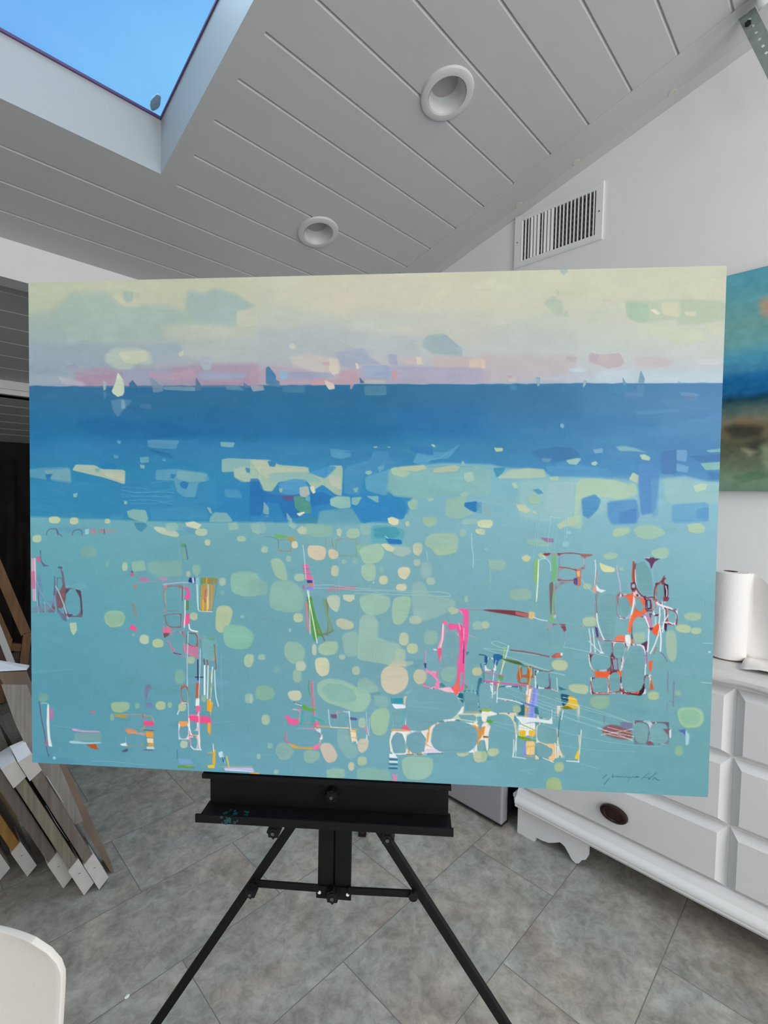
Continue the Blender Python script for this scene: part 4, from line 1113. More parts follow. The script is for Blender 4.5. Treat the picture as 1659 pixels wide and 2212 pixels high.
p 4a8a98 1 1.5 1305,1200 1325,1195 1350,1220 1330,1230 1310,1222
p e8f0f0 1 1.5 1260,962 1285,965 1290,972 1268,972
p 1a6a78 1 1 1440,1265 1470,1270 1470,1340 1430,1290
l e0f0f0 4 1 1432,1300 1465,1310
p 78a8b4 1 2 1075,1280 1160,1215 1260,1240 1370,1265 1430,1300 1445,1370 1420,1415 1330,1450 1180,1530 1080,1500 1070,1420
l 8ab8c4 2.5 .9 1090,1355 1440,1390
p 78a8b4 1 2 1245,1560 1280,1475 1400,1455 1500,1470 1560,1510 1575,1560 1560,1630 1500,1680 1330,1678 1270,1650
p 70a0ac 1 2 1475,1260 1530,1250 1570,1290 1575,1380 1480,1390
p 78a8b4 1 2 1585,1215 1659,1190 1659,1370 1580,1370
p 3a7a90 1 2 1575,1160 1600,1160 1600,1190 1580,1220 1570,1290 1560,1260
l 3a6a90 9 1 1582,1000 1635,1010 1632,1060 1620,1070
l 3a5a98 6 1 1590,1065 1600,1110
p 5a8a90 .9 2 1600,1110 1615,1100 1620,1190 1605,1190
l d07aa0 6 1 1615,1120 1659,1135
l b070a0 6 .9 1605,1180 1659,1195
l e8a0b8 4 .9 1505,870 1560,885
p 3a80a0 .9 1 1490,980 1515,985 1490,1010
p 7a8a6a .9 2 1480,1200 1505,1225 1480,1245
l 88c4cc 6 .9 1530,1210 1525,1260
s 1565,1118 66,60 c0c8a0 1 2.5
p a0c2ae .8 4 1530,790 1560,770 1600,780 1600,830 1540,830
s 1622,797 48,46 b8c4a8 1 2.5
l 9a8aa0 7 .8 1508,690 1580,692 1659,700
l b0d0d8 6 .9 1525,170 1528,260 1540,330 1535,400
l 88b8c0 3 .8 1545,350 1640,350
l a8b8a0 4 .8 1650,350 1655,500
l 98c8d0 7 .8 1215,290 1222,350
s 1625,278 24,20 90c0c8 1 2
l a8d0d8 3 .6 1065,240 1070,265
l 88b0b8 3 .6 850,790 845,1020 860,1250
l 98bcb8 3 .5 870,780 890,800 870,1100
l 70a0a0 4 .5 860,1120 890,1150
'''
ART['F'] = '''
s 22,95 100,52 c8d4b0 1 2
s 8,150 30,34 b8ccb0 1 2
p a8ccb8 .8 6 560,60 650,30 660,100 640,130 560,110
p b8ccb0 .9 3 495,110 560,60 600,60 640,70 620,100 560,110 510,125
p b0ccb0 .95 4 850,155 870,125 960,115 970,150 900,180 860,180
p a8ccb4 .9 5 985,130 1040,100 1130,105 1180,130 1200,160 1140,190 1060,195 1010,175
p acccb0 .9 3.5 1340,125 1370,95 1420,98 1455,130 1430,160 1370,155
p 98c0b0 .8 4 290,205 330,190 430,205 465,240 380,245 300,225
p 9a7098 .9 2 385,185 470,190 470,215 430,215 400,200
s 400,300 60,30 b4c8a0 1 2
p ccd0a8 1 2 260,315 290,295 325,315 300,345 270,335
s 105,362 110,70 98bcac .75 5
s 255,555 140,80 98bcac .8 5
l 88c0c8 3 .9 360,40 335,320
l 88c0c8 3 .9 375,40 352,300
l a0d0d4 3 .9 450,40 425,300
l 88c0c8 3 .9 470,55 440,290
l 88c0c8 3 .9 495,50 470,290
l a8d8dc 4 .9 450,50 515,60
l 90c8d0 4 .9 545,60 540,200
l 90c8d0 4 .9 558,60 552,190
s 548,228 44,34 98c8d0 1 3
s 568,152 30,20 98ccd0 1 2
s 26,262 26,20 90c0c8 .9 2
l 88bcc4 3 .7 45,300 55,540
p 8ac078 .95 2 345,330 370,320 372,400 365,490 345,480 338,420
l f0f4dc 7 1 372,330 362,560 355,600
l 9ac0a0 4 .9 350,480 355,640
l a8d4d8 7 1 375,330 400,320 430,325 450,360 450,400
l e8f0ec 4 1 400,300 415,320
p 78b880 1 2 462,290 485,285 485,340 495,400 490,440 470,480 455,480 458,380
p 7a6a60 .95 2 440,480 470,470 465,560 460,640 462,720 450,700 445,580
p 80b880 .9 2 460,560 480,520 470,640 465,700 485,735 440,735 440,700 458,680
l b09a98 9 1 400,290 450,288 500,295 
p 8a4a50 1 1 405,285 455,285 440,300 425,305 405,300
p 8a4a50 1 1 490,285 530,285 505,305
l 8a5060 7 1 500,292 560,285 620,288 670,298 720,298
p a07068 1 1 640,290 725,292 720,305 690,310 665,320
l 9a5050 6 1 505,378 560,380 610,395 650,400
l a0a0b0 5 1 505,380 502,460
l c8a8a8 3 .9 665,310 665,370
p c07a60 1 1.5 615,395 650,392 648,500 625,500
p e8b890 1 1.5 620,405 642,400 640,440 625,440
p 5a4a98 1 1 600,450 625,445 625,498 600,485
l 9a5868 6 1 500,460 560,465 605,460 615,490
p a05868 .9 2 495,450 540,462 500,468
l f4f4ec 5 .9 740,330 745,400 735,520
l b08a98 8 .9 755,400 745,470 740,520
p d8a890 1 2 720,525 740,490 750,530 740,550
p e8f0f0 1 2 745,490 770,520 810,530 780,545 750,530
l a8d0d4 4 .9 650,460 700,520 740,550
s 690,502 56,36 b4c8b0 .9 3
p d8dca8 1 2 765,345 795,360 850,378 870,385 868,410 800,410 780,395
s 910,388 30,24 a8c8b0 .8 3
p a8c8b0 .95 3 790,300 830,280 888,290 880,320 820,328 795,318
p a8ccb4 .95 3.5 1102,280 1140,255 1210,252 1225,290 1200,325 1140,320 1110,300
l 9a7888 6 1 745,550 755,680 
l e8f0f4 8 1 750,680 755,740 775,800 800,855
p 5a4078 1 1.5 738,765 755,770 765,830 750,835
l e4eef0 7 .9 725,780 735,880 740,930
l e4eef0 6 .9 700,780 712,860 710,930
l e4eef0 6 .9 760,860 785,935
l e4eef0 5 .9 700,860 770,930 800,940
s 704,732 90,66 acc4a8 1 3
l c0b8d8 8 1 880,370 885,420 900,480 905,540
l a07888 6 .9 905,540 885,560 880,640 885,700 940,710
p b0503a 1 1 985,340 995,335 1000,420 1000,470 985,480 980,440
l e8e4e8 5 .9 1002,420 1005,490 
p 7a3048 1 1 972,480 1000,470 1010,510 985,540 975,520
s 990,500 20,26 a8c8d0 1 1
p f06a48 1 2 915,560 970,555 1000,530 1005,560 990,600 985,650 965,620 940,575
l f4f4f0 10 1 995,545 990,620 975,690 960,760 955,800
l f4e8e0 5 1 1003,560 1000,620
l 8a3a50 8 1 1005,510 1030,550 1070,580 1120,570 1140,590
p 6a3a60 1 1.5 1060,320 1165,322 1130,340 1105,390 1095,350
l 88b8c4 5 .9 1105,390 1115,440 1125,500
l 8a3a48 8 1 1125,580 1130,500 1160,480 1200,450
p 8a3048 1 1.5 1195,425 1190,480 1165,475
l a06a68 4 .9 1185,480 1185,600
p 3a2040 1 1.5 1190,485 1218,490 1218,560 1200,600 1190,560
l f0e4ec 6 1 1200,500 1210,540 1200,600
p 8a3a50 1 1.5 1180,560 1225,575 1215,600 1185,600
p f06a40 1 1.5 1040,575 1075,600 1060,640 1090,670 1050,680 1020,690 980,690 1000,650 1010,600 990,560
p f07048 .0 1 1 1,1 2,2 1
p f47048 1 1.5 975,690 1000,670 1050,685 1040,700 1000,710 980,760 970,810 950,800 960,740
p 3a2048 1 1 1070,590 1100,590 1105,650 1080,655
p 88b4c0 1 1 1080,595 1096,595 1098,640 1082,645
p 88b4c0 1 1 1110,595 1130,595 1128,650 1112,650
l f06040 7 1 1130,570 1135,640
l a03a50 7 1 1105,590 1108,660
l 5a2a50 7 1 1070,585 1068,660 1105,662
l e8e8f0 12 1 1150,620 1180,630 1215,640 1240,650
l f0f0f4 8 1 1160,640 1160,720 1150,820
l f0f0f4 7 1 1190,650 1195,720 1180,800
p c890b0 1 2 1060,680 1080,680 1110,720 1115,780 1085,760
l f4f0f4 9 1 1065,700 1080,740 1095,780
p 88b4bc 1 1.5 1105,690 1125,685 1130,750 1110,755
p f8602c 1 1.5 1120,770 1150,740 1160,760 1150,800 1145,830 1110,800
p 7a2a40 1 1.5 1090,770 1120,770 1110,790 1085,785
l f4f4f8 9 1 1160,760 1170,830 1165,930
l f0f0f4 7 1 1180,740 1220,735 1240,745
l f0f0f4 6 1 1175,780 1190,730 1215,690
p 3a2048 1 1 1190,740 1210,745 1205,800 1190,780
l 7a4a58 6 1 1220,650 1270,670 1278,720 1270,745
l f0e8f0 4 1 1265,660 1275,680
p 78a8b0 1 2 890,580 930,560 965,600 970,640 960,690 920,710 890,680
p 78a8b0 1 2 1010,560 1040,600 1060,640 1040,670 1005,650 1000,600
p 78a8b0 1 2 1000,360 1060,330 1100,400 1120,500 1110,560 1060,560 1020,520 1005,440
p 78a8b0 1 1.5 1140,500 1160,485 1185,490 1190,560 1170,610 1145,600
p 78a8b0 1 2 770,560 880,540 880,700 865,840 800,850 770,740 755,640
p 84b4b8 1 1.5 985,740 1010,700 1060,705 1085,760 1090,820 1050,880 990,880 980,800
p a8c4ac .9 4 985,810 1060,800 1065,860 1000,875
p f08060 1 3 870,840 890,820 935,820 945,860 930,865 870,860
l 9a5868 6 1 800,855 870,860 930,865
l c88a88 5 .9 860,860 850,930
p e8f0ec 1 2 935,820 965,815 975,860 965,900 945,890 935,850
l c8d8d8 5 1 940,870 970,885 
l e8d8d8 9 .9 960,890 940,960 915,1010 905,1050
p 78a8b0 1 1.5 800,870 850,865 850,930 840,960 795,940 785,880
p 78acb0 1 2 858,890 880,865 930,870 935,930 920,970 880,975 855,940
l d0e4e0 3 .8 858,880 870,868 925,868 935,890
l b08ab0 6 .9 870,970 880,1040
l 5a3058 7 1 850,970 860,1045
l 8a5a88 6 1 885,975 890,1050
p 5a3048 1 1.5 1035,880 1085,855 1085,900 1070,930 1060,890
l e8e8f0 10 1 1090,780 1085,900 1070,1000 1060,1080
p 9a70a0 .9 2 1070,930 1085,930 1080,1000 1068,1010
l e8f0f0 8 1 1150,820 1130,880 1100,940
p f06a40 1 2 1090,990 1115,985 1110,1050 1095,1060 1088,1020
l c86a58 7 .9 1125,940 1140,900
l 7a6a80 5 .9 1165,930 1190,950 1210,990
p 78a8b0 1 2 920,1060 935,940 970,895 1040,885 1065,930 1065,1000 1058,1130 1040,1180 960,1195 925,1180 910,1120
p a8c4ac .9 3 1200,800 1230,785 1265,800 1275,900 1265,980 1240,1000 1210,960 1200,880
l f4f4f8 6 1 700,950 705,1010 720,1040
l f0a890 5 .9 715,1030 740,1060
p f06a40 1 2 735,1050 790,1060 845,1050 835,1070 825,1100 745,1095 738,1075
l 8a4a50 6 1 845,980 845,1050
l 5a3050 5 1 845,1045 895,1050
p 78a8b0 1 1.5 720,1110 745,1098 815,1100 825,1140 820,1190 730,1195 718,1150
l b05a60 7 1 712,1120 720,1190 745,1205 830,1205
l e89080 5 1 740,1200 830,1200
p 78a8b0 1 1.5 835,1080 870,1060 900,1070 905,1150 890,1180 840,1190 828,1130
l c8704a 6 1 825,1100 835,1190
l 5a2a38 10 1 905,1180 950,1200 1030,1210
l a05050 6 1 830,1195 870,1190 905,1185
l a04a48 12 1 905,1170 925,1190 960,1205
p 3a2038 1 1.5 1045,1165 1060,1130 1062,1180 1040,1215 1020,1205
l d07850 7 1 1085,1175 1120,1170 1105,1090
p c86a40 1 1.5 1100,1110 1118,1160 1125,1172 1095,1175
p 78a8b0 1 1.5 1062,1110 1075,1090 1095,1095 1095,1170 1070,1178
l 8a7aa0 8 .7 1215,1060 1215,1190
l 8a7a9a 9 .7 1255,1120 1250,1280
l 8a80a8 6 .7 1212,1260 1210,1310
l 7a7a98 5 .7 1225,1245 1250,1260
s 1120,1215 74,54 b0c69a 1 3
s 1282,1198 34,34 9cc098 .8 4
p acc8ac .9 4 1315,690 1360,670 1430,680 1430,715 1380,730 1325,715
p b8cca4 1 3 1258,770 1290,748 1350,755 1370,780 1350,808 1280,800
s 1398,793 66,42 b0c8a4 1 3
p bccaa8 1 3 455,1000 480,980 550,985 565,1020 545,1052 490,1050 460,1030
p b8caa8 1 3 565,1150 600,1138 690,1145 700,1180 680,1208 600,1195 570,1175
p 98bc9c .8 5 705,1230 750,1215 830,1220 835,1260 810,1300 750,1305 710,1275
p a8cca0 .9 4 1272,1320 1300,1292 1400,1290 1445,1320 1450,1380 1420,1420 1330,1428 1290,1390
p 92c0a4 1 5 1290,1325 1320,1305 1390,1305 1425,1335 1425,1385 1390,1405 1335,1405 1305,1380
p 7a3a48 1 2 0,655 60,652 230,660 320,680 310,710 200,690 60,668
p b06a68 1 2 220,665 320,680 310,708 220,685
p d8c488 1 2 310,665 345,670 350,700 330,718 305,708
l e4ecec 5 1 340,705 380,720 430,728
s 24,755 48,44 acc4a8 1 3
l b0a0a8 4 .9 485,740 520,760 
p 8a4a60 1 1.5 515,760 550,762 552,790 540,800
l 9a8aa0 4 .8 545,800 540,870
l b0d4d4 3 1 530,895 700,930 860,970
l a8d0d0 3 .9 535,905 545,860
l b0d8d8 3 1 60,870 90,855 180,890 160,910 90,890 60,870
l a8d4d4 3 1 10,905 100,915 260,935 520,975
l 9accd0 4 1 15,910 180,965 400,1040 540,1085
l 88c8d0 6 1 100,975 300,1010 430,1060 540,1080
l 2a70a8 12 1 85,950 100,1010
p 2a5aa0 1 2 20,960 38,955 35,1000 20,1000
p 2a6aa0 1 2 75,940 130,945 150,970 110,985 105,1015 80,1010
l 8a5a70 10 .9 190,918 300,930 440,960
p b06068 1 2 450,960 490,935 530,940 520,965 470,970
p d8704a 1 1.5 480,945 510,938 520,962 485,965
p e8f0f0 1 1.5 515,935 530,938 525,955 515,952
l b8d040 6 1 150,900 130,1060 110,1160
l e8f4f0 5 1 178,890 140,1020 105,1140 100,1260
l e8f4f0 4 1 95,985 75,1100 70,1230
p 5a6a30 1 2 130,970 240,990 290,1020 230,1010 150,985
p 6aa060 1 2 110,1080 145,1075 140,1115 115,1120
l d07ab0 6 1 20,1060 80,1070 150,1085
l e85aa0 8 1 20,1115 120,1130 250,1145 330,1155
l e8f0f0 10 .9 60,1150 70,1190 
l e4f0f0 6 1 100,1230 200,1245 260,1265 330,1300
p b06840 1 2 240,1050 250,1030 320,1030 320,1120 300,1145 240,1135 230,1090
p 78a8b4 1 1.5 250,1110 270,1095 298,1100 300,1130 255,1130
p 78a8b4 1 1.5 265,1030 300,1030 295,1075 262,1080
l e89a40 6 1 245,1025 255,1100
l f0a040 7 1 300,1015 320,1060 310,1140
l f0a848 6 1 330,1020 315,1120
l a04a50 5 1 330,1030 430,1060 470,1050
l 8a3a58 4 1 440,1075 445,1170 425,1165
p 9a3060 1 1 430,1160 455,1170 425,1170
l f4c0d0 4 1 455,1170 500,1190
l e4f0f0 4 1 490,1100 495,1180
p 3a7a88 1 2 500,1150 530,1165 560,1175 510,1180
p 1a5a78 1 2 515,1200 545,1205 580,1215 560,1260 530,1290 520,1240
p f0c030 1 2 560,1215 610,1225 632,1270 625,1300 560,1300 540,1280 570,1260
p 8a7a28 1 2 510,1290 560,1280 600,1300 540,1302
l f4f4e8 3 1 530,1225 620,1240
l f4f4e8 3 1 520,1255 630,1280
l f8f0f0 7 1 300,1150 300,1220 
p f0f0ff 1 2 290,1180 350,1160 370,1200 350,1280 290,1260
p 8a9ae8 1 2 330,1160 370,1165 365,1260 340,1400 325,1500 280,1620 262,1600 300,1440 310,1280
l f4a850 7 1 310,1150 300,1250 285,1350 275,1500
l e8b040 6 1 330,1170 290,1400 
l c0a040 5 1 295,1210 265,1430
l 8090e8 6 1 270,1270 370,1290
l 8aa0f0 5 1 240,1330 330,1330 370,1345
l b0b8f8 4 1 360,1180 340,1360 320,1610
l 7a90e0 6 1 345,1180 315,1500 290,1620
l 3a80c0 6 1 260,1255 370,1290
p 2a6a80 1 2 250,1280 280,1270 280,1345 240,1340
p 3a7a80 1 2 345,1290 365,1290 375,1340 345,1330
s 230,1302 54,44 a8bc98 1 3
p e8f0f0 1 1.5 222,1350 270,1352 350,1360 400,1370 440,1375 460,1350 462,1400 430,1395 360,1385 300,1390 260,1400 250,1380
l c8e0e8 4 1 460,1305 455,1365
l e0f0f0 4 1 250,1360 230,1480 205,1610
p f0f0e8 1 2 245,1400 350,1390 350,1470 240,1480
p f0c030 1 2 245,1440 290,1440 285,1490 245,1485
p f0c440 1 2 310,1440 350,1440 345,1480 310,1480
p 8aa030 1 2 240,1475 350,1500 300,1510 240,1490
l 5ab038 8 1 240,1480 300,1490 355,1508
l 58a850 4 1 260,1400 350,1440
p f0d088 1 2 290,1510 350,1515 345,1600 290,1600
l f8f8f0 4 1 210,1500 205,1615
l f0f4f4 3 1 225,1480 222,1615
l e8b060 5 1 290,1550 350,1540
l d8a860 5 1 280,1610 345,1612
l e4ecf8 5 .9 200,1612 290,1625
p f0c890 1 2 370,1510 420,1530 490,1525 485,1570 490,1610 460,1650 430,1620 460,1600 465,1560 420,1545
l f4f0e0 6 1 480,1525 485,1620
l f0e8e0 5 1 400,1620 470,1650
p 78a8b0 1 2 350,1530 370,1515 440,1545 460,1590 430,1620 370,1615
p 78a8b0 1 2 370,1400 440,1405 480,1420 500,1500 470,1520 380,1505 360,1450
l 2a7a90 7 .9 520,1330 505,1400 500,1480
l e4f0f0 7 .9 530,1310 520,1370
l e8e8d8 6 1 650,1440 640,1560 630,1650
p f0c840 1 2 615,1600 635,1560 635,1630 605,1625
l f0f0e8 6 1 555,1640 635,1645
l b8dcdc 2.5 .9 480,1230 880,1350 1030,1420
l a8d4d8 2.5 .9 330,1195 620,1290 980,1390
l a8d4d8 2.5 .9 300,1240 700,1370 1000,1440
l a8d4d8 2.5 .8 340,1270 700,1410 1210,1535
l 98c8cc 2.5 .8 160,1160 500,1290 860,1430
l 98c8cc 2.5 .8 150,1190 500,1340 900,1480
l 90c0c4 2.5 .8 70,1400 400,1520 700,1570 1000,1580
l 98c8cc 2.5 .8 50,1380 300,1430
l 98ccd0 2.5 .8 360,1390 620,1480 900,1530 1170,1550
l 90c4c8 2 .8 400,1320 800,1440 1100,1500
l 98c8cc 2 .7 640,1360 980,1460 1220,1530
p 8a5060 .85 5 780,1430 830,1400 900,1410 980,1440 985,1500 900,1500 800,1470
l f0f0e8 3 1 760,1425 900,1470 985,1510
l f0f0e8 3 1 780,1470 900,1450 985,1430
l f4f0e0 3 1 790,1440 990,1480
l f0d0a0 4 1 800,1460 985,1500
l e8b880 5 .9 820,1420 980,1460
p 7a7898 .8 3 905,1385 985,1390 985,1430 910,1430
p 8a8aa0 .6 3 795,1340 810,1345 805,1400 795,1400
p 7aa8ac 1 2 990,1420 1010,1385 1070,1390 1092,1430 1090,1500 1050,1530 1000,1510
l 6a5a78 5 1 1020,1380 1080,1395 1095,1430 1085,1500 1075,1530
p 8a5a68 1 2 1075,1515 1100,1510 1130,1535 1085,1538
p 7aacb0 1 2 1095,1440 1120,1400 1170,1410 1210,1460 1220,1500 1180,1530 1110,1510
p 7a5a70 1 2 1180,1430 1235,1430 1215,1470
p d8e8e4 1 1.5 1222,1440 1236,1430 1235,1490 1225,1490
p 5a70b8 1 2 1280,1440 1330,1430 1328,1475 1310,1455
p b8dce8 .9 3 1330,1440 1355,1470 1350,1530 1330,1540
s 1285,1575 50,60 9cc098 .8 4
p acc49c 1 3 0,1590 20,1570 40,1600 30,1640 0,1650
p bccaa8 1 3 35,1580 60,1555 110,1560 115,1590 80,1612 45,1605
s 505,1680 64,60 acc49e 1 3
p a8c090 1 3 418,1770 460,1745 510,1755 525,1810 520,1860 425,1850
l 9accd0 2.5 .7 260,1700 350,1695
l 9accd0 2.5 .7 250,1700 300,1715 350,1730
p f0f0e4 1 2 0,1305 40,1310 75,1320 105,1335 70,1345 40,1340 30,1390 0,1380
p 9ab040 1 2 0,1300 70,1305 50,1320 0,1315
p 5aa828 1 2 35,1372 70,1375 72,1390 40,1392
p f0e8dc 1 2 0,1400 30,1390 45,1390 20,1420 20,1480 45,1480 40,1580 30,1560 20,1490 0,1480
p e89a48 1 2 0,1420 25,1410 15,1470 0,1470
p 8a6a30 1 1 10,1475 45,1478 45,1488 10,1488
l 88b8c0 3 .6 1445,580 1440,700
l 88b8c0 3 .6 1460,580 1465,700
l b8dce0 4 .9 1445,872 1510,874
l b8dce0 4 .9 1430,1128 1500,1135
s 1485,930 18,14 b8e0e0 1 1
l a8d8d8 2.5 .6 650,1660 760,1690
l 2f6068 4 .9 792,1752 815,1730
l 2f6068 4 .9 800,1790 830,1755
l 3a6a70 3.5 .9 850,1745 862,1722 850,1750 875,1738 890,1742
l 3a6a70 3 .9 885,1745 900,1738 905,1746 920,1738 930,1748 945,1740 955,1750 965,1742 975,1750 985,1742 1000,1748 1025,1742
l 4a7a80 3 .7 965,1745 955,1775
l 2f6068 4 1 1005,1744 1025,1742
l 3a6a70 3.5 .9 1045,1755 1090,1718
l 3a6a70 4 .9 1085,1760 1140,1718
l 3a6a70 3 .8 1060,1745 1075,1750 1090,1745 1100,1760
l 2f6068 4 .9 1115,1762 1130,1745 1140,1762 1160,1764
'''
ART['W'] = [
 ('F', '1060,445,120,250 935,635,85,150 1035,620,62,120 1165,545,52,120 1088,620,28,62 1122,622,26,60 1035,790,105,175 895,915,84,115 990,1040,148,315 770,1150,108,96 868,1125,78,135 778,992,138,116 1117,722,34,76 1183,690,46,96 1240,702,62,92 1078,1130,40,92 1000,500,26,36 1150,650,60,80', 'f06a40 6a2f48 e8e2ee a05058', 1, 13),
 ('F', '825,690,150,330 605,620,268,290 590,345,170,90 560,425,116,78 745,890,70,110', '9a7078 b08a90 d8dce0', .8, 5),
 ('F', '1048,1455,98,150 1155,1460,125,140', '6a5a70 8a5a68 c8d4d8', .9, 8),
 ('F', '58,1010,66,76 190,1045,96,110 400,1110,96,110 175,1200,170,90 300,1060,70,70 60,1170,70,70', 'b05a38 3a6a88 e8f0f0 c86a8a', .9, 8),
 ('F', '420,1310,120,110 425,1460,130,130 405,1580,100,90 120,1480,210,300 565,1450,140,330', 'e8f0f0 f0dcb8 5a9aa8', .9, 8),
 ('F', '490,820,110,140', '8a4a60 b0a0a8', .8, 5),
 ('D', '1050,625,118,180 1062,785,98,86 1192,920,74,96 1085,930,96,140 1137,1300,50,116 1298,985,104,160', 'a06a70 c8909c 8a8068', .9, 6),
 ('D', '1197,1640,60,96 1130,1560,70,110 1200,1500,50,110', 'f4d8dc f0f0f0 f080a0', 1, 7),
 ('D', '352,655,118,195 262,560,44,150 270,722,46,86 165,560,110,320', '6a5268 7a5560 7a86a0', .85, 10),
 ('D', '780,1600,120,130 790,1500,130,90', '7a98a8 c89a60', .6, 5),
 ('E', '662,262,138,115 240,250,90,80 490,265,90,90', '8aa088 a08a70', .7, 5),
 ('E', '490,745,92,240', '6a8a58 7a7a60', .8, 9),
 ('E', '1375,955,118,230 1410,740,110,80 1245,1175,90,110', 'f06aa0 f4a0bc c070a0', .9, 9),
 ('E', '1028,1610,84,150 1150,1610,128,156 1400,1568,318,206 1500,1440,130,72 1605,1520,70,90 1030,1440,80,100', 'f4ece0 e8a850 e8f0f4 d8c8d8', 1, 12),
 ('E', '1260,1350,370,230 1525,1320,96,140 1615,1280,80,170', 'e8f0f0 3a8090 c8dce0', .8, 7),
 ('E', '370,1570,230,120 300,1420,90,80 640,1450,90,110 770,1560,70,110', 'e0b060 e88aa8 e8ecec 7a6a90', .85, 7)]
def _hex(c):
    return np.array([int(c[i:i + 2], 16) for i in (0, 2, 4)], float)

def _cols(ys, tab, PX, PY):
    xs = [100, 800, 1500]
    out = np.zeros(PX.shape + (3,))
    for ch in range(3):
        v = [np.interp(PY, ys, [t[k][ch] for t in tab]) for k in range(3)]
        a = np.clip((PX - 100) / 700, 0, 1); b = np.clip((PX - 800) / 700, 0, 1)
        out[..., ch] = v[0] * (1 - a) + v[1] * (a - b) + v[2] * b
    return out

def _snoise(shape, cell, rng):
    h, w = shape
    gy, gx = int(h / cell[1]) + 3, int(w / cell[0]) + 3
    g = rng.random((gy, gx)) * 2 - 1
    y = np.arange(h) / cell[1]; x = np.arange(w) / cell[0]
    yi = y.astype(int); xi = x.astype(int)
    fy = (y - yi); fx = (x - xi)
    fy = fy * fy * (3 - 2 * fy); fx = fx * fx * (3 - 2 * fx)
    A = g[yi][:, xi]; B = g[yi][:, xi + 1]; C_ = g[yi + 1][:, xi]; D_ = g[yi + 1][:, xi + 1]
    fy = fy[:, None]; fx = fx[None, :]
    return (A * (1 - fx) + B * fx) * (1 - fy) + (C_ * (1 - fx) + D_ * fx) * fy

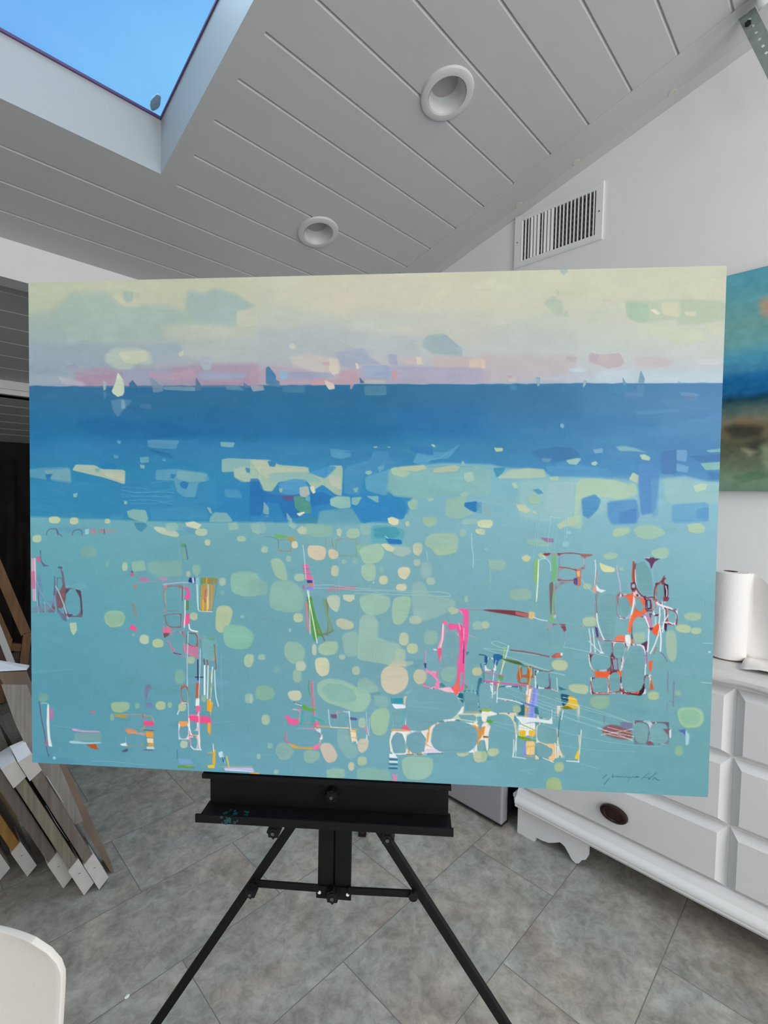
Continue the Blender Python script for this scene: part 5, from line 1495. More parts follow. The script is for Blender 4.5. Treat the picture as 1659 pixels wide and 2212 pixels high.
def paint(PX, PY, sub):
    """colours (sRGB 0-255) and relief of the seascape; sub(x0,y0,x1,y1)->slices"""
    rng = np.random.default_rng(5)
    sky = _cols([575, 650, 700, 750, 790, 825],
        [[(184, 188, 164), (204, 203, 182), (208, 211, 186)], [(168, 182, 164), (202, 201, 184), (205, 209, 187)],
         [(158, 175, 168), (192, 196, 187), (203, 208, 192)], [(155, 170, 171), (184, 191, 190), (200, 207, 198)],
         [(150, 162, 171), (184, 184, 187), (197, 204, 205)], [(152, 166, 176), (180, 172, 183), (190, 210, 220)]], PX, PY)
    blue = _cols([828, 880, 930, 970, 1010, 1060, 1125],
        [[(52, 108, 148), (50, 113, 154), (82, 135, 178)], [(45, 110, 150), (42, 111, 153), (88, 140, 182)],
         [(38, 112, 158), (36, 113, 160), (88, 145, 188)], [(40, 122, 168), (56, 132, 172), (82, 138, 185)],
         [(48, 130, 168), (60, 138, 180), (84, 144, 192)], [(50, 132, 170), (58, 142, 188), (95, 155, 198)],
         [(54, 136, 172), (62, 142, 186), (95, 155, 198)]], PX, PY)
    teal = _cols([1000, 1110, 1180, 1300, 1500, 1700],
        [[(110, 168, 180), (122, 178, 190), (140, 190, 205)], [(110, 168, 180), (128, 178, 188), (140, 190, 204)],
         [(100, 162, 172), (126, 174, 182), (136, 186, 198)], [(94, 157, 171), (122, 169, 177), (126, 178, 187)],
         [(88, 151, 168), (120, 168, 178), (119, 172, 178)], [(94, 155, 174), (120, 174, 188), (112, 168, 176)]], PX, PY)
    hy = 834 - 7 * np.clip((PX - 100) / 1400, 0, 1)
    wob = _snoise(PX.shape, (14, 200), rng) * 1.2
    a = np.clip((PY - hy - wob) / 2.0 + .5, 0, 1)[..., None]
    img = sky * (1 - a) + blue * a
    hgt = np.zeros(PX.shape)
    low = np.zeros(PX.shape)
    lay(low, None, PX, PY, sub, [(55, 1116), (140, 1118), (230, 1122), (400, 1128), (560, 1127), (700, 1128), (780, 1125), (840, 1130),
        (880, 1110), (890, 1075), (850, 1070), (838, 1050), (850, 1010), (960, 1000), (1060, 1003), (1090, 1010), (1170, 1014), (1190, 1028),
        (1330, 1032), (1380, 1036), (1430, 1032), (1480, 1028), (1530, 1040), (1600, 1040), (1600, 1760), (40, 1760), (40, 1116)], 3, 1)
    img = img * (1 - low[..., None]) + teal * low[..., None]
    base = img.copy()
    for key in 'PABCWDEF':
        if key == 'W':
            webs(img, base, PX, PY, sub, hgt, rng); continue
        if key == 'P': dabs(img, PX, PY, sub, hgt, rng, 240)
        ox, oy, k = PANEL[key]
        for line in ART[key].strip().split('\n'):
            t = line.split()
            try:
                if t[0] == 'p':
                    col, al, soft = _hex(t[1]), float(t[2]), float(t[3])
                    if key != 'P': soft = soft * 3.2 / k * .42
                    if al == 0: continue
                    pts = [(ox + float(q.split(',')[0]) / k, oy + float(q.split(',')[1]) / k) for q in t[4:]]
                    lay(img, col, PX, PY, sub, pts, soft, al, hgt, rng, rnd=2 if soft >= .75 and key in 'DEF' and len(pts) > 5 else 1)
                elif t[0] == 's':
                    cx, cy = map(float, t[1].split(',')); w, h = map(float, t[2].split(','))
                    col, al, soft = _hex(t[3]), float(t[4]), float(t[5])
                    pts = []
                    j = rng.random(12) * .1 + .95
                    for i in range(12):
                        th = i * math.pi / 6
                        c, s = math.cos(th), math.sin(th)
                        r = (abs(c) ** 3 + abs(s) ** 3) ** (-1 / 3) * j[i]
                        pts.append((ox + (cx + w / 2 * r * c) / k, oy + (cy + h / 2 * r * s) / k))
                    lay(img, col, PX, PY, sub, pts, soft * .5, al, hgt, rng)
                elif t[0] == 'l':
                    col, w, al = _hex(t[1]), float(t[2]) / k, float(t[3])
                    pts = [(ox + float(q.split(',')[0]) / k, oy + float(q.split(',')[1]) / k) for q in t[4:]]
                    stroke(img, col, PX, PY, sub, pts, w, al, hgt)
            except Exception as e:
                print('paint', key, line[:40], e)
    n = _snoise(PX.shape, (90, 60), rng) * 2.0 + _snoise(PX.shape, (25, 12), rng) * 1.6 + _snoise(PX.shape, (6, 5), rng) * 1.2 + (rng.random(PX.shape) - .5) * 3
    img = img + n[..., None]
    hgt = hgt + _snoise(PX.shape, (8, 8), rng) * .06 + (rng.random(PX.shape) - .5) * .1
    return np.clip(img, 0, 255), hgt

def _segdist(X, Y, p, q):
    dx, dy = q[0] - p[0], q[1] - p[1]
    L = dx * dx + dy * dy + 1e-9
    t = np.clip(((X - p[0]) * dx + (Y - p[1]) * dy) / L, 0, 1)
    return (X - p[0] - t * dx) ** 2 + (Y - p[1] - t * dy) ** 2

def chaikin(pts, n, closed=True, r=.25):
    for _ in range(n):
        o = []
        m = len(pts)
        for i in range(m if closed else m - 1):
            a, b = pts[i], pts[(i + 1) % m]
            o.append((a[0] * (1 - r) + b[0] * r, a[1] * (1 - r) + b[1] * r))
            o.append((a[0] * r + b[0] * (1 - r), a[1] * r + b[1] * (1 - r)))
        if not closed: o = [pts[0]] + o + [pts[-1]]
        pts = o
    return pts

def lay(img, col, PX, PY, sub, pts, soft, al, hgt=None, rng=None, rnd=1):
    if rng is not None: pts = chaikin(pts, rnd, True, .2 if rnd == 2 else .1)
    xs = [p[0] for p in pts]; ys = [p[1] for p in pts]
    m = soft + 2
    sl = sub(min(xs) - m, min(ys) - m, max(xs) + m, max(ys) + m)
    X, Y = PX[sl], PY[sl]
    if X.size == 0: return
    d = np.full(X.shape, 1e9); ins = np.zeros(X.shape, bool)
    for i in range(len(pts)):
        p, q = pts[i], pts[(i + 1) % len(pts)]
        d = np.minimum(d, _segdist(X, Y, p, q))
        if p[1] != q[1]:
            c = ((p[1] > Y) != (q[1] > Y)) & (X < (q[0] - p[0]) * (Y - p[1]) / (q[1] - p[1]) + p[0])
            ins ^= c
    d = np.sqrt(d) * np.where(ins, 1, -1)
    soft = max(soft, .7)
    a = np.clip(d / (2 * soft) + .5, 0, 1) * al
    if col is None:
        img[sl] = np.maximum(img[sl], a); return
    a3 = a[..., None]
    c = np.broadcast_to(col, X.shape + (3,))
    if rng is not None and X.shape[0] > 3 and X.shape[1] > 3:
        c = c + (_snoise(X.shape, (18, 3), rng) * 2.5 + _snoise(X.shape, (30, 30), rng) * 3)[..., None]
    img[sl] = img[sl] * (1 - a3) + c * a3
    if hgt is not None and soft < 5:
        hgt[sl] += .12 * a * (1 if soft < 2.5 else .4) + .12 * np.exp(-(d / 1.3) ** 2) * (soft < 2.5) * al

def stroke(img, col, PX, PY, sub, pts, w, al, hgt):
    pts = chaikin(pts, 1, False) if len(pts) > 2 else pts
    xs = [p[0] for p in pts]; ys = [p[1] for p in pts]
    m = w + 2
    sl = sub(min(xs) - m, min(ys) - m, max(xs) + m, max(ys) + m)
    X, Y = PX[sl], PY[sl]
    if X.size == 0: return
    d = np.full(X.shape, 1e9)
    for i in range(len(pts) - 1): d = np.minimum(d, _segdist(X, Y, pts[i], pts[i + 1]))
    d = np.sqrt(d)
    a = np.clip((w / 2 - d) / 1.1 + .5, 0, 1) * al
    a3 = a[..., None]
    img[sl] = img[sl] * (1 - a3) + col * a3
    hgt[sl] += .35 * a

def dabs(img, PX, PY, sub, hgt, rng, n):
    """faint overlapping brush marks of the underpainting"""
    for i in range(n):
        x, y = rng.uniform(60, 1570), rng.uniform(580, 1125) if i % 4 else rng.uniform(1130, 1700)
        w, h, t = rng.uniform(20, 90), rng.uniform(8, 28), rng.normal(0, .25)
        if y > 832: w *= 1.3; h *= .8; t *= .3
        if y < 832 and y + h > 826: continue
        if y > 832 and y - h < 836: continue
        c, s = math.cos(t), math.sin(t)
        pts = [(x + a * w / 2 * c - b_ * h / 2 * s * rng.uniform(.6, 1.2), y + a * w / 2 * s + b_ * h / 2 * c * rng.uniform(.6, 1.2)) for a, b_ in ((-1, -.6), (-.3, -1), (.8, -.9), (1, .2), (.5, 1), (-.8, .9))]
        sl = sub(x - 2, y - 2, x + 2, y + 2)
        if img[sl].size == 0: continue
        k = 5 if y < 832 else 6
        col = img[sl].reshape(-1, 3).mean(0) + rng.normal(0, k) + rng.normal(0, k * .5, 3)
        lay(img, col, PX, PY, sub, pts, rng.choice([1.0, 3, 6]), .55, hgt, rng)

def webs(img, base, PX, PY, sub, hgt, rng):
    """remnants of the bright underpainting left between rounded teal cells"""
    for key, cells, cols, al, th in ART['W']:
        ox, oy, k = PANEL[key]
        cols = [_hex(c) for c in cols.split()]
        cells = [tuple(map(float, c.split(','))) for c in cells.split()]
        for cx, cy, w, h in cells:
            X0, X1, Y0, Y1 = ox + (cx - w / 2 - th * .5) / k, ox + (cx + w / 2 + th * .5) / k, oy + (cy - h / 2 - th * .5) / k, oy + (cy + h / 2 + th * .5) / k
            sl = sub(X0 - 2, Y0 - 2, X1 + 2, Y1 + 2); X, Y = PX[sl], PY[sl]
            if min(X.shape) < 4: continue
            n = _snoise(X.shape, (3.5, 16), rng) * .5 + _snoise(X.shape, (16, 18), rng) * .8
            idx = np.clip(((n + 1) / 2 * len(cols)), 0, len(cols) - 1).astype(int)
            cc = np.stack(cols)[idx]
            fade = np.clip(_snoise(X.shape, (24, 24), rng) * 1.6 + .75, 0, 1)
            d = np.minimum(np.minimum(X - X0, X1 - X), np.minimum(Y - Y0, Y1 - Y))
            a = (np.clip(d / 1.2 + .5, 0, 1) * al * fade)[..., None]
            img[sl] = img[sl] * (1 - a) + cc * a
            hgt[sl] += .15 * a[..., 0]
        for cx, cy, w, h in cells:
            X0, X1, Y0, Y1 = ox + (cx - w / 2) / k, ox + (cx + w / 2) / k, oy + (cy - h / 2) / k, oy + (cy + h / 2) / k
            sl = sub(X0 - 2, Y0 - 2, X1 + 2, Y1 + 2); X, Y = PX[sl], PY[sl]
            if min(X.shape) < 4: continue
            tw = (w - th * .8) / 2 / k; hh = (h - th * .8) / 2 / k
            sk = rng.uniform(-.10, .10)
            u = np.abs((X - (X0 + X1) / 2 + sk * (Y - (Y0 + Y1) / 2)) / max(tw, 1)); v = np.abs((Y - (Y0 + Y1) / 2) / max(hh, 1))
            p = rng.uniform(2.3, 3.2)
            r = (u ** p + v ** p) ** (1 / p)
            a = np.clip((1 - r) * min(tw, hh) / 1.1 + .5, 0, 1)[..., None]
            img[sl] = img[sl] * (1 - a) + base[sl] * a
            hgt[sl] += .2 * a[..., 0]
def seascape(PX, PY, sub):
    img, hg = paint(PX, PY, sub)
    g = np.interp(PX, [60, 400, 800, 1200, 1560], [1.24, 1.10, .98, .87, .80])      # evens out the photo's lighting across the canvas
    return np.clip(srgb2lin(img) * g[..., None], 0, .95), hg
ctr = (BL + BR) / 2
root = thing('seascape_painting', 'large abstract seascape painting in blues and teals standing on the black easel', 'painting', tuple(ctr))
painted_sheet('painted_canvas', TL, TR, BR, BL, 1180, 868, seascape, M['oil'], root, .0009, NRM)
b = MB(); bk = -NRM * .036
fr = [Vector(p - NRM * .0008) for p in (TL, TR, BR, BL)]
b.prism(fr, Vector(bk)); b.build('stretched_sides', M['canvas_side'], root)
# ---------------------------------------------------------------- easel
n_ = np.array([.76137, .64832, 0]); a_ = np.array([.64832, -.76137, 0]); o_ = np.array([.174, 1.096, 0])
def E(s, off, z, tilt=0): return Vector(o_ + a_ * s + n_ * off + np.array([0, 0, z + tilt * (s - .58)]))
AV, NV = Vector(a_), Vector(n_)
ROLL = .0147
ez = thing('easel', 'black metal studio easel holding the seascape painting', 'easel', tuple(E(.58, .3, 0)))
def ebox(b, s0, s1, f0, f1, z0, z1, bev=.0008, tilt=ROLL):
    x = (AV + Vector((0, 0, tilt))).normalized(); y = NV; z = x.cross(y) * -1
    if z.z < 0: z = -z
    mt = Matrix((x, y, z)).transposed().to_4x4(); mt.translation = E(.58, 0, 0)
    return b.box(s0 - .58, s1 - .58, f0, f1, z0, z1, bev, mt)
b = MB(); ebox(b, .352, .806, -.011, .05, .9455, .9505); ebox(b, .352, .806, -.013, -.011, .9420, .9505); b.build('ledge', M['easel'], ez)
b = MB(); ebox(b, .362, .802, .0, .006, .889, .9445); b.build('back_panel', M['easel'], ez)
b = MB(); ebox(b, .358, .806, -.045, .006, .886, .889); ebox(b, .356, .808, -.049, -.045, .885, .899); tray = b.build('tray', M['easel'], ez)
random.seed(8)
b = MB()
for k in range(26):
    s = .385 + random.random() * .045; f = -.047 + random.random() * .03; r = .0015 + random.random() * .003
    p = E(s, f, .8893, ROLL)
    b.cyl(p, p + Vector((0, 0, .0006)), r, 10)
for k in range(14):
    s = .39 + random.random() * .03; z = .887 + random.random() * .011; p = E(s, -.0492, z, ROLL); b.cyl(p, p - NV * .0005, .0012 + random.random() * .002, 8)
sub_parent(b.build('paint_splash', M['paintspill']), tray, ez)
b = MB()
ebox(b, .545, .5745, .043, .055, .684, 1.72, .001, 0); ebox(b, .5785, .609, .043, .055, .684, 1.72, .001, 0); ebox(b, .570, .583, .050, .058, .684, 1.72, .001, 0)
b.build('mast', M['easel'], ez)
b = MB(); ebox(b, .543, .611, .0385, .042, .684, .708, .0008, 0); br_ = b.build('mast_bracket', M['easel'], ez)
for s in (.5495, .6045):
    b = MB(); b.cyl(E(s, .0375, .696), E(s, .0385, .696), .0032, 14); sub_parent(b.build('bracket_hole', M['scrap']), br_, ez)
def knob(s, f, z, r, name='clamp_knob'):
    b = MB(); b.cyl(E(s, f, z), E(s, f - .016, z), r, 28, r * .9, .002)
    for k in range(8):
        t_ = k * math.pi / 4; b.cyl(E(s + r * .9 * math.cos(t_), f - .001, z + r * .9 * math.sin(t_)), E(s + r * .85 * math.cos(t_), f - .014, z + r * .85 * math.sin(t_)), r * .22, 8)
    k_ = b.build(name, M['knob'], ez, True)
    b = MB(); b.cyl(E(s, f - .016, z), E(s, f - .0185, z), r * .28, 12); sub_parent(b.build('knob_screw', M['bolt']), k_, ez)
knob(.577, .038, .700, .0125); knob(.421, .03, .702, .0105); knob(.467, .02, .832, .012); knob(.680, .02, .835, .012)
knob(.579, -.001, .922, .0105)
b = MB(); b.cyl(E(.730, .034, .711), E(.730, .026, .711), .0085, 20); b.build('pivot', M['knob'], ez)
b = MB(); b.bar(E(.421, .036, .706), E(.549, .036, .7065), .013, .005, NV); b.build('crossbar', M['easel'], ez)
b = MB(); b.bar(E(.605, .036, .7065), E(.732, .036, .7105), .013, .005, NV); b.build('crossbar', M['easel'], ez)
def legz(s0, z0, s1, z1, z): return s0 + (s1 - s0) * (z - z0) / (z1 - z0)
for s0, z0, s1, z1 in ((.4925, .82, .222, .393), (.660, .829, .907, .465)):
    b = MB(); b.bar(E(legz(s0, z0, s1, z1, .93), .047, .93), E(legz(s0, z0, s1, z1, .02), .047, .02), .0155, .016, NV); lg = b.build('leg', M['easel'], ez)
    b = MB(); p = E(legz(s0, z0, s1, z1, .02), .047, .0); b.cyl(p, p + Vector((0, 0, .03)), .014, 16); sub_parent(b.build('rubber_foot', M['knob']), lg, ez)
foot = Vector((1.377, 1.441, 0))
b = MB(); b.bar(E(.578, .075, .95), foot + Vector((0, 0, .015)), .022, .018, AV); rl = b.build('leg', M['easel'], ez)
b = MB(); b.box(-.017, .017, -.015, .015, 0, .035, .004, Matrix.Translation(foot) @ Matrix.Rotation(math.atan2(a_[1], a_[0]), 4, 'Z')); sub_parent(b.build('rubber_foot', M['knob']), rl, ez)
b = MB(); ebox(b, .44, .72, .048, .064, .90, .94, .001, 0); b.build('hinge_plate', M['easel'], ez)
# ---------------------------------------------------------------- landscape painting on the right wall
def landscape(PX, PY, sub):
    rng = np.random.default_rng(9)
    tilt = (PX - 1610)
    z = PY
    yy = np.interp(PX, [1550, 1659, 1900], [0, 1, 3.2])      # perspective fan of the bands about the lower edge
    T = PY + tilt * np.interp(PY, [580, 850, 1060], [.244, .117, -.01])
    ys = [560, 620, 700, 740, 770, 800, 815, 846, 858, 862, 880, 905, 930, 965, 1000, 1040, 1070]
    cs = [(88, 150, 168), (84, 146, 160), (104, 150, 148), (98, 150, 152), (74, 142, 168), (58, 120, 155), (24, 98, 148), (22, 88, 135), (20, 70, 100), (24, 62, 76), (70, 92, 88), (112, 110, 92), (98, 88, 66), (78, 82, 66), (92, 102, 84), (104, 128, 106), (92, 120, 100)]
    W1 = T + _snoise(PX.shape, (20, 14), rng) * 9 * np.clip((T - 868) / 20, .15, 1)
    img = np.stack([np.interp(W1, ys, [c[k] for c in cs]) for k in range(3)], -1)
    hg = np.zeros(PX.shape)
    for col, al, so, pts in (('c08a68', .7, 10, [(1640, 650), (1700, 625), (1700, 700), (1645, 680)]), ('282a24', .75, 7, [(1565, 925), (1600, 912), (1650, 925), (1640, 945), (1580, 945)]),
                             ('30322c', .7, 6, [(1610, 955), (1650, 950), (1655, 985), (1625, 980)]), ('9a9a80', .6, 5, [(1600, 968), (1640, 975), (1620, 985)]), ('8a9c7c', .6, 7, [(1640, 960), (1700, 965), (1700, 1030), (1650, 1010)]),
                             ('7a5a3c', .5, 6, [(1585, 905), (1630, 900), (1620, 920), (1590, 918)]), ('4a6a50', .6, 3, [(1580, 1030), (1640, 1015), (1660, 1030), (1600, 1045)])):
        lay(img, _hex(col), PX, PY, sub, pts, so, al, hg, rng)
    img += (_snoise(PX.shape, (6, 5), rng) * 5 + _snoise(PX.shape, (16, 10), rng) * 5)[..., None]
    return np.clip(srgb2lin(np.clip(img, 0, 255)) * 1.35, 0, .9), hg
X2 = XW - .035
lp = thing('landscape_painting', 'unframed teal and brown landscape painting hanging on the right wall', 'painting', (X2, .02, 1.50))
L0, L1, Z0, Z1 = .60, -.62, 1.504, 2.357
painted_sheet('painted_canvas', np.array((X2, L0, Z1)), np.array((X2, L1, Z1)), np.array((X2, L1, Z0)), np.array((X2, L0, Z0)), 420, 300, landscape, M['oil2'], lp, .0008, np.array((-1., 0, 0)))
b = MB(); b.box(X2 + .0008, XW - .001, L1, L0, Z0, Z1); b.build('stretched_sides', mat('dark_canvas_edge', (.16, .20, .17), .8), lp)
# ---------------------------------------------------------------- dresser
dr = thing('dresser', 'long white dresser with raised-panel drawers along the right wall', 'dresser', (2.1, .2, 0))
DX, DY0, DY1 = 1.87, -.58, .985
b = MB(); b.box(DX + .012, XW - .03, DY0, DY1, .10, .868, .003); b.build('body', M['dresser'], dr)
b = MB()      # moulded top
b.box(DX - .012, XW - .02, DY0 - .02, DY1 + .02, .884, .905, .006, None, 3); b.box(DX + .0, XW - .025, DY0 - .01, DY1 + .01, .868, .886, .005, None, 2)
b.build('top', M['dresser'], dr, True)
b = MB()      # base moulding, profile swept along the front and the far side
prof = [(.012, .205), (.004, .203), (-.004, .190), (-.010, .180), (-.012, .172), (-.024, .166), (-.030, .156), (-.029, .146), (-.024, .142), (-.026, .134), (-.020, .127), (.012, .125)]
f_ = [(DX + px, DY0, pz) for px, pz in prof]
b.prism(f_, (0, DY1 - DY0 + .0, 0))
b.prism([(DX + .012, DY1 - .0 - px + .012 - .012, pz) for px, pz in prof], (XW - .03 - DX - .012, 0, 0))
b.build('base_moulding', M['dresser'], dr, True)
b = MB()      # shaped bracket foot / apron
ap = [(.985, .130), (.985, 0), (.905, 0), (.900, .022), (.870, .024), (.842, .030), (.815, .045), (.795, .058), (.775, .052), (.757, .030), (.745, .014), (.730, .008), (.716, .014), (.705, .034), (.690, .044), (.684, .060), (.684, .130)]
pts = [(DX + .004, y, z) for y, z in ap]
bb = bmesh.new(); v = [bb.verts.new(p) for p in pts]; ff = bb.faces.new(v); r_ = bmesh.ops.extrude_face_region(bb, geom=[ff]); bmesh.ops.translate(bb, verts=[g for g in r_['geom'] if isinstance(g, bmesh.types.BMVert)], vec=(.02, 0, 0)); b.add(bb)
b.box(DX + .02, XW - .03, .965, .985, 0, .13)
b.build('foot_bracket', M['dresser'], dr)
b = MB(); bb = bmesh.new(); v = [bb.verts.new((DX + .004, DY0 + .985 - y, z)) for y, z in ap]; ff = bb.faces.new(v); r_ = bmesh.ops.extrude_face_region(bb, geom=[ff]); bmesh.ops.translate(bb, verts=[g for g in r_['geom'] if isinstance(g, bmesh.types.BMVert)], vec=(.02, 0, 0)); b.add(bb)
b.box(DX + .02, XW - .03, DY0, DY0 + .02, 0, .13); b.build('foot_bracket', M['dresser'], dr)
for q0, q1 in ((.7, .96), (DY0 + .03, DY0 + .3)):
    b = MB(); b.box(XW - .06, XW - .03, q0, q1, 0, .12); b.build('rear_foot', M['dresser'], dr)
def drawer(y0, y1, z0, z1, pull=True):
    ch = .024; x0, x1 = DX + .013, DX - .014
    P = [[(x0, y0, z0), (x0, y1, z0), (x0, y1, z1), (x0, y0, z1)], [(x0 - .004, y0, z0), (x0 - .004, y1, z0), (x0 - .004, y1, z1), (x0 - .004, y0, z1)],
         [(x1, y0 + ch, z0 + ch * .8), (x1, y1 - ch, z0 + ch * .8), (x1, y1 - ch, z1 - ch), (x1, y0 + ch, z1 - ch)]]
    bb = bmesh.new(); V = [[bb.verts.new(p) for p in r] for r in P]
    for A_, B_ in zip(V, V[1:]):
        for i in range(4): bb.faces.new((A_[i], A_[(i + 1) % 4], B_[(i + 1) % 4], B_[i]))
    bb.faces.new(V[2])
    b = MB(); b.add(bb); d = b.build('drawer', M['drawer'], dr)
    if pull:
        cy, cz_ = (y0 + y1) / 2 - .02, (z0 + z1) / 2 - .012
        mt = Matrix.Translation((x1, cy, cz_)) @ Matrix.Rotation(R(-90), 4, 'Y') @ Matrix.Scale(.62, 4, (1, 0, 0))
        b = MB(); b.lathe([(.0005, .020), (.020, .021), (.030, .0185), (.034, .0215), (.040, .022), (.047, .019), (.050, .012), (.048, .004), (.040, .0), (.0005, .0)], 48, mt)
        sub_parent(b.build('drawer_pull', M['pull'], None, True), d, dr)
for z0, z1 in ((.207, .408), (.414, .636), (.642, .862)):
    drawer(.248, .962, z0, z1); drawer(-.49, .240, z0, z1)
# cover sheet on the dresser
random.seed(4)
def sheet():
    P = []
    nu, nv = 40, 60
    rg = np.random.default_rng(2); N1 = _snoise((nu, nv), (7, 5), rg); N2 = _snoise((nu, nv), (3, 2.5), rg)
    for i in range(nu):
        row = []
        for j in range(nv):
            u = i / (nu - 1); v = j / (nv - 1); y = DY0 + .1 + v * (.90 - DY0 - .1)
            s = u * .50
            drop = .030 + .010 * math.sin(v * 9) + .008 * N2[0, j]
            x = XW - .04 - s; z = .9065 + .004 * (N1[i, j] + 1) + .003 * (N2[i, j] + 1)
            xe = DX - .018
            if x < xe: z = .905 - (xe - x) * 1.6 * (drop / .03) * .55; x = xe - .003 - .003 * (N2[i, j] + 1)
            row.append((x, y, z))
        P.append(row)
    return P
b = MB(); b.grid(sheet()); o = b.build('cover_sheet', M['sheet'], None, True); sm = o.modifiers.new('thick', 'SOLIDIFY'); sm.thickness = .001; sm.offset = 1
tag(o, 'crumpled off-white paper sheet covering the dresser top', 'cover sheet')
# paper towel roll
RX, RY, RZ = 2.045, .298, .9185
pt = thing('paper_towel_roll', 'white paper towel roll standing upright on the dresser', 'paper towel roll', (RX, RY, RZ))
rr, hh = .056, .300
b = MB(); b.lathe([(.021, .0), (rr - .002, .0), (rr, .002), (rr, hh - .002), (rr - .002, hh), (.021, hh)], 64, Matrix.Translation((RX, RY, RZ))); b.build('towel_roll', M['towel'], pt, True)
b = MB(); b.lathe([(.0212, .001), (.0212, hh - .001), (.019, hh - .001), (.019, .001), (.0212, .001)], 32, Matrix.Translation((RX, RY, RZ))); b.build('cardboard_core', M['core'], pt, True)
P = []      # loose end falling to the right and forward over the dresser
for i in range(26):
    u = i / 25; row = []
    for j in range(22):
        v = j / 21          # v: height on the roll
        if u < .25:
            th = R(-30) - u * R(50) / .25 * .9
            q = (RX + math.cos(th) * rr * 1.01, RY + math.sin(th) * rr * 1.01, RZ + .005 + v * (hh - .006))
        else:
            k = (u - .25) / .75
            ex, ey = RX + .01, RY - rr
            top = hh * (1 - k ** 1.7 * .80) - .005
            q = (ex + .02 * math.sin(k * 5 + v * 2) - k * .02 * (1 - v), ey - k * .17 - .02 * (1 - v) * k, RZ + .004 + v * top + .012 * math.sin(k * 7) * (1 - v) * v)
        row.append(q)
    P.append(row)
b = MB(); b.grid(P); o = b.build('loose_sheet', M['towel'], pt, True); sm = o.modifiers.new('t', 'SOLIDIFY'); sm.thickness = .0012
P = []
for i in range(16):
    row = []
    for j in range(20):
        u, v = i / 15, j / 19
        row.append((RX - .13 + u * .20 + v * .01, RY - .055 - v * .32, RZ + .003 + .006 * math.sin(u * 4 + v * 6) ** 2 + .004 * math.sin(9 * v + 2 * u) ** 2))
    P.append(row)
b = MB(); b.grid(P); o = b.build('trailing_sheet', M['towel'], pt, True); sm = o.modifiers.new('t', 'SOLIDIFY'); sm.thickness = .0012
# ---------------------------------------------------------------- mini fridge
fg = thing('mini_fridge', 'grey steel-fronted mini fridge with black side, behind the easel beside the dresser', 'mini fridge', (2.1, 1.3, 0))
b = MB(); b.box(1.885, 2.33, 1.045, 1.53, .03, .86, .006); b.build('cabinet', M['fridge'], fg)
b = MB(); b.box(1.828, 1.880, 1.037, 1.535, .024, .86, .010, None, 3); d = b.build('door', M['steel'], fg, True)
b = MB(); b.box(1.836, 1.885, 1.040, 1.530, .012, .022, .003); b.build('door_gasket', M['black'], fg)
b = MB(); b.box(1.815, 1.828, 1.46, 1.485, .5, .8, .004); sub_parent(b.build('door_handle', M['black']), d, fg)
for x, y in ((1.90, 1.06), (1.90, 1.51), (2.31, 1.06), (2.31, 1.51)):
    b = MB(); b.cyl((x, y, 0), (x, y, .032), .014, 16); b.build('leveling_foot', M['black'], fg)
# ---------------------------------------------------------------- wrapped frames leaning at the left
def lean(x, k, z): return x - k * z
def frame_pack(name, label, x, y, th, k, L, dep, mt_, cap_b=True, cap_t=True, ct=None, wedge=None, body_dep=None, cat='wrapped picture frame', group='wrapped picture frames leaning at the left'):
    """a wrapped picture frame on its edge: x,y front lower left corner; k sideways lean; L height; dep length away"""
    t = thing(name, label, cat, (x, y, 0), group)
    ang = math.atan(k); mt = Matrix.Translation((x, y, 0)) @ Matrix.Rotation(-ang, 4, 'Y') @ Matrix.Translation((0, 0, th * math.sin(ang) * 0 + .001))
    w = th if wedge is None else wedge
    b = MB()
    Lz = L / math.cos(ang)
    if wedge is None: b.box(0.003, th - .003, 0, dep, .004 + th * math.tan(ang), Lz, .004, mt)
    else: b.prism([(0, 0, .004), (wedge, 0, .012), (th, 0, Lz * .8), (th, 0, Lz), (0, 0, Lz)], (0, dep, 0), mt)
    b.build('wrapped_frame', mt_, t, False)
    sh = th * math.tan(ang)
    if cap_b:
        b = MB(); c = .125
        b.prism([(-.001, -.004, -.001), (th + .001, -.004, sh - .001), (th + .001, -.004, c + sh), (-.001, -.004, c)], (0, .12, 0), mt); b.build('corner_protector', M['cardw'], t)
        b = MB(); b.bar(mt @ Vector((th * .45, -.005, c * .72)), mt @ Vector((th * .62, -.005, c * .70)), .0015, .001, (0, 1, 0)); b.build('staple', M['bolt'], t)
    if cap_t:
        b = MB(); c = .08
        b.prism([(-.001, -.005, Lz - c), (th + .001, -.005, Lz - c + .01), (th + .001, -.005, Lz + .002), (-.001, -.005, Lz + .002)], (0, .10, 0), mt); tp = b.build('corner_protector', M['cardw'], t)
        b = MB(); b.box(-.0015, th + .0015, -.006, .11, Lz + .0025, Lz + .004, 0, mt @ Matrix.Translation((0, 0, 0)) ); sub_parent(b.build('top_flap', M['cardt']), tp, t)  # brighter card puts the light on the cap's top into its colour
    return t, mt, Lz
KL = .41
t, mt, Lz = frame_pack('wrapped_frame_pack', 'taupe wrapped picture frame with white cardboard corners, rightmost in front of leaning stack', .495, 1.905, .038, KL, .565, .42, M['pack1'])
b = MB(); pp = [(.039, .02, Lz - .14), (.039, .09, Lz - .10), (.039, .12, Lz - .26), (.039, .07, Lz - .30), (.039, .03, Lz - .22)]
b.prism(pp, (.0015, 0, 0), mt); b.build('paper_tag', M['cardt'], t)
b = MB(); b.prism([(.0, -.007, Lz + .004), (.038, -.007, Lz + .004), (.040, .05, Lz + .03), (.0, .06, Lz + .034)], (0, .004, .002), mt); b.build('raised_flap', M['cardt'], t)
t, mt, Lz = frame_pack('wrapped_frame_pack', 'olive wrapped picture frame with lit white cap, second from the right in leaning stack', .4495, 1.914, .038, KL, .555, .42, M['pack2'])
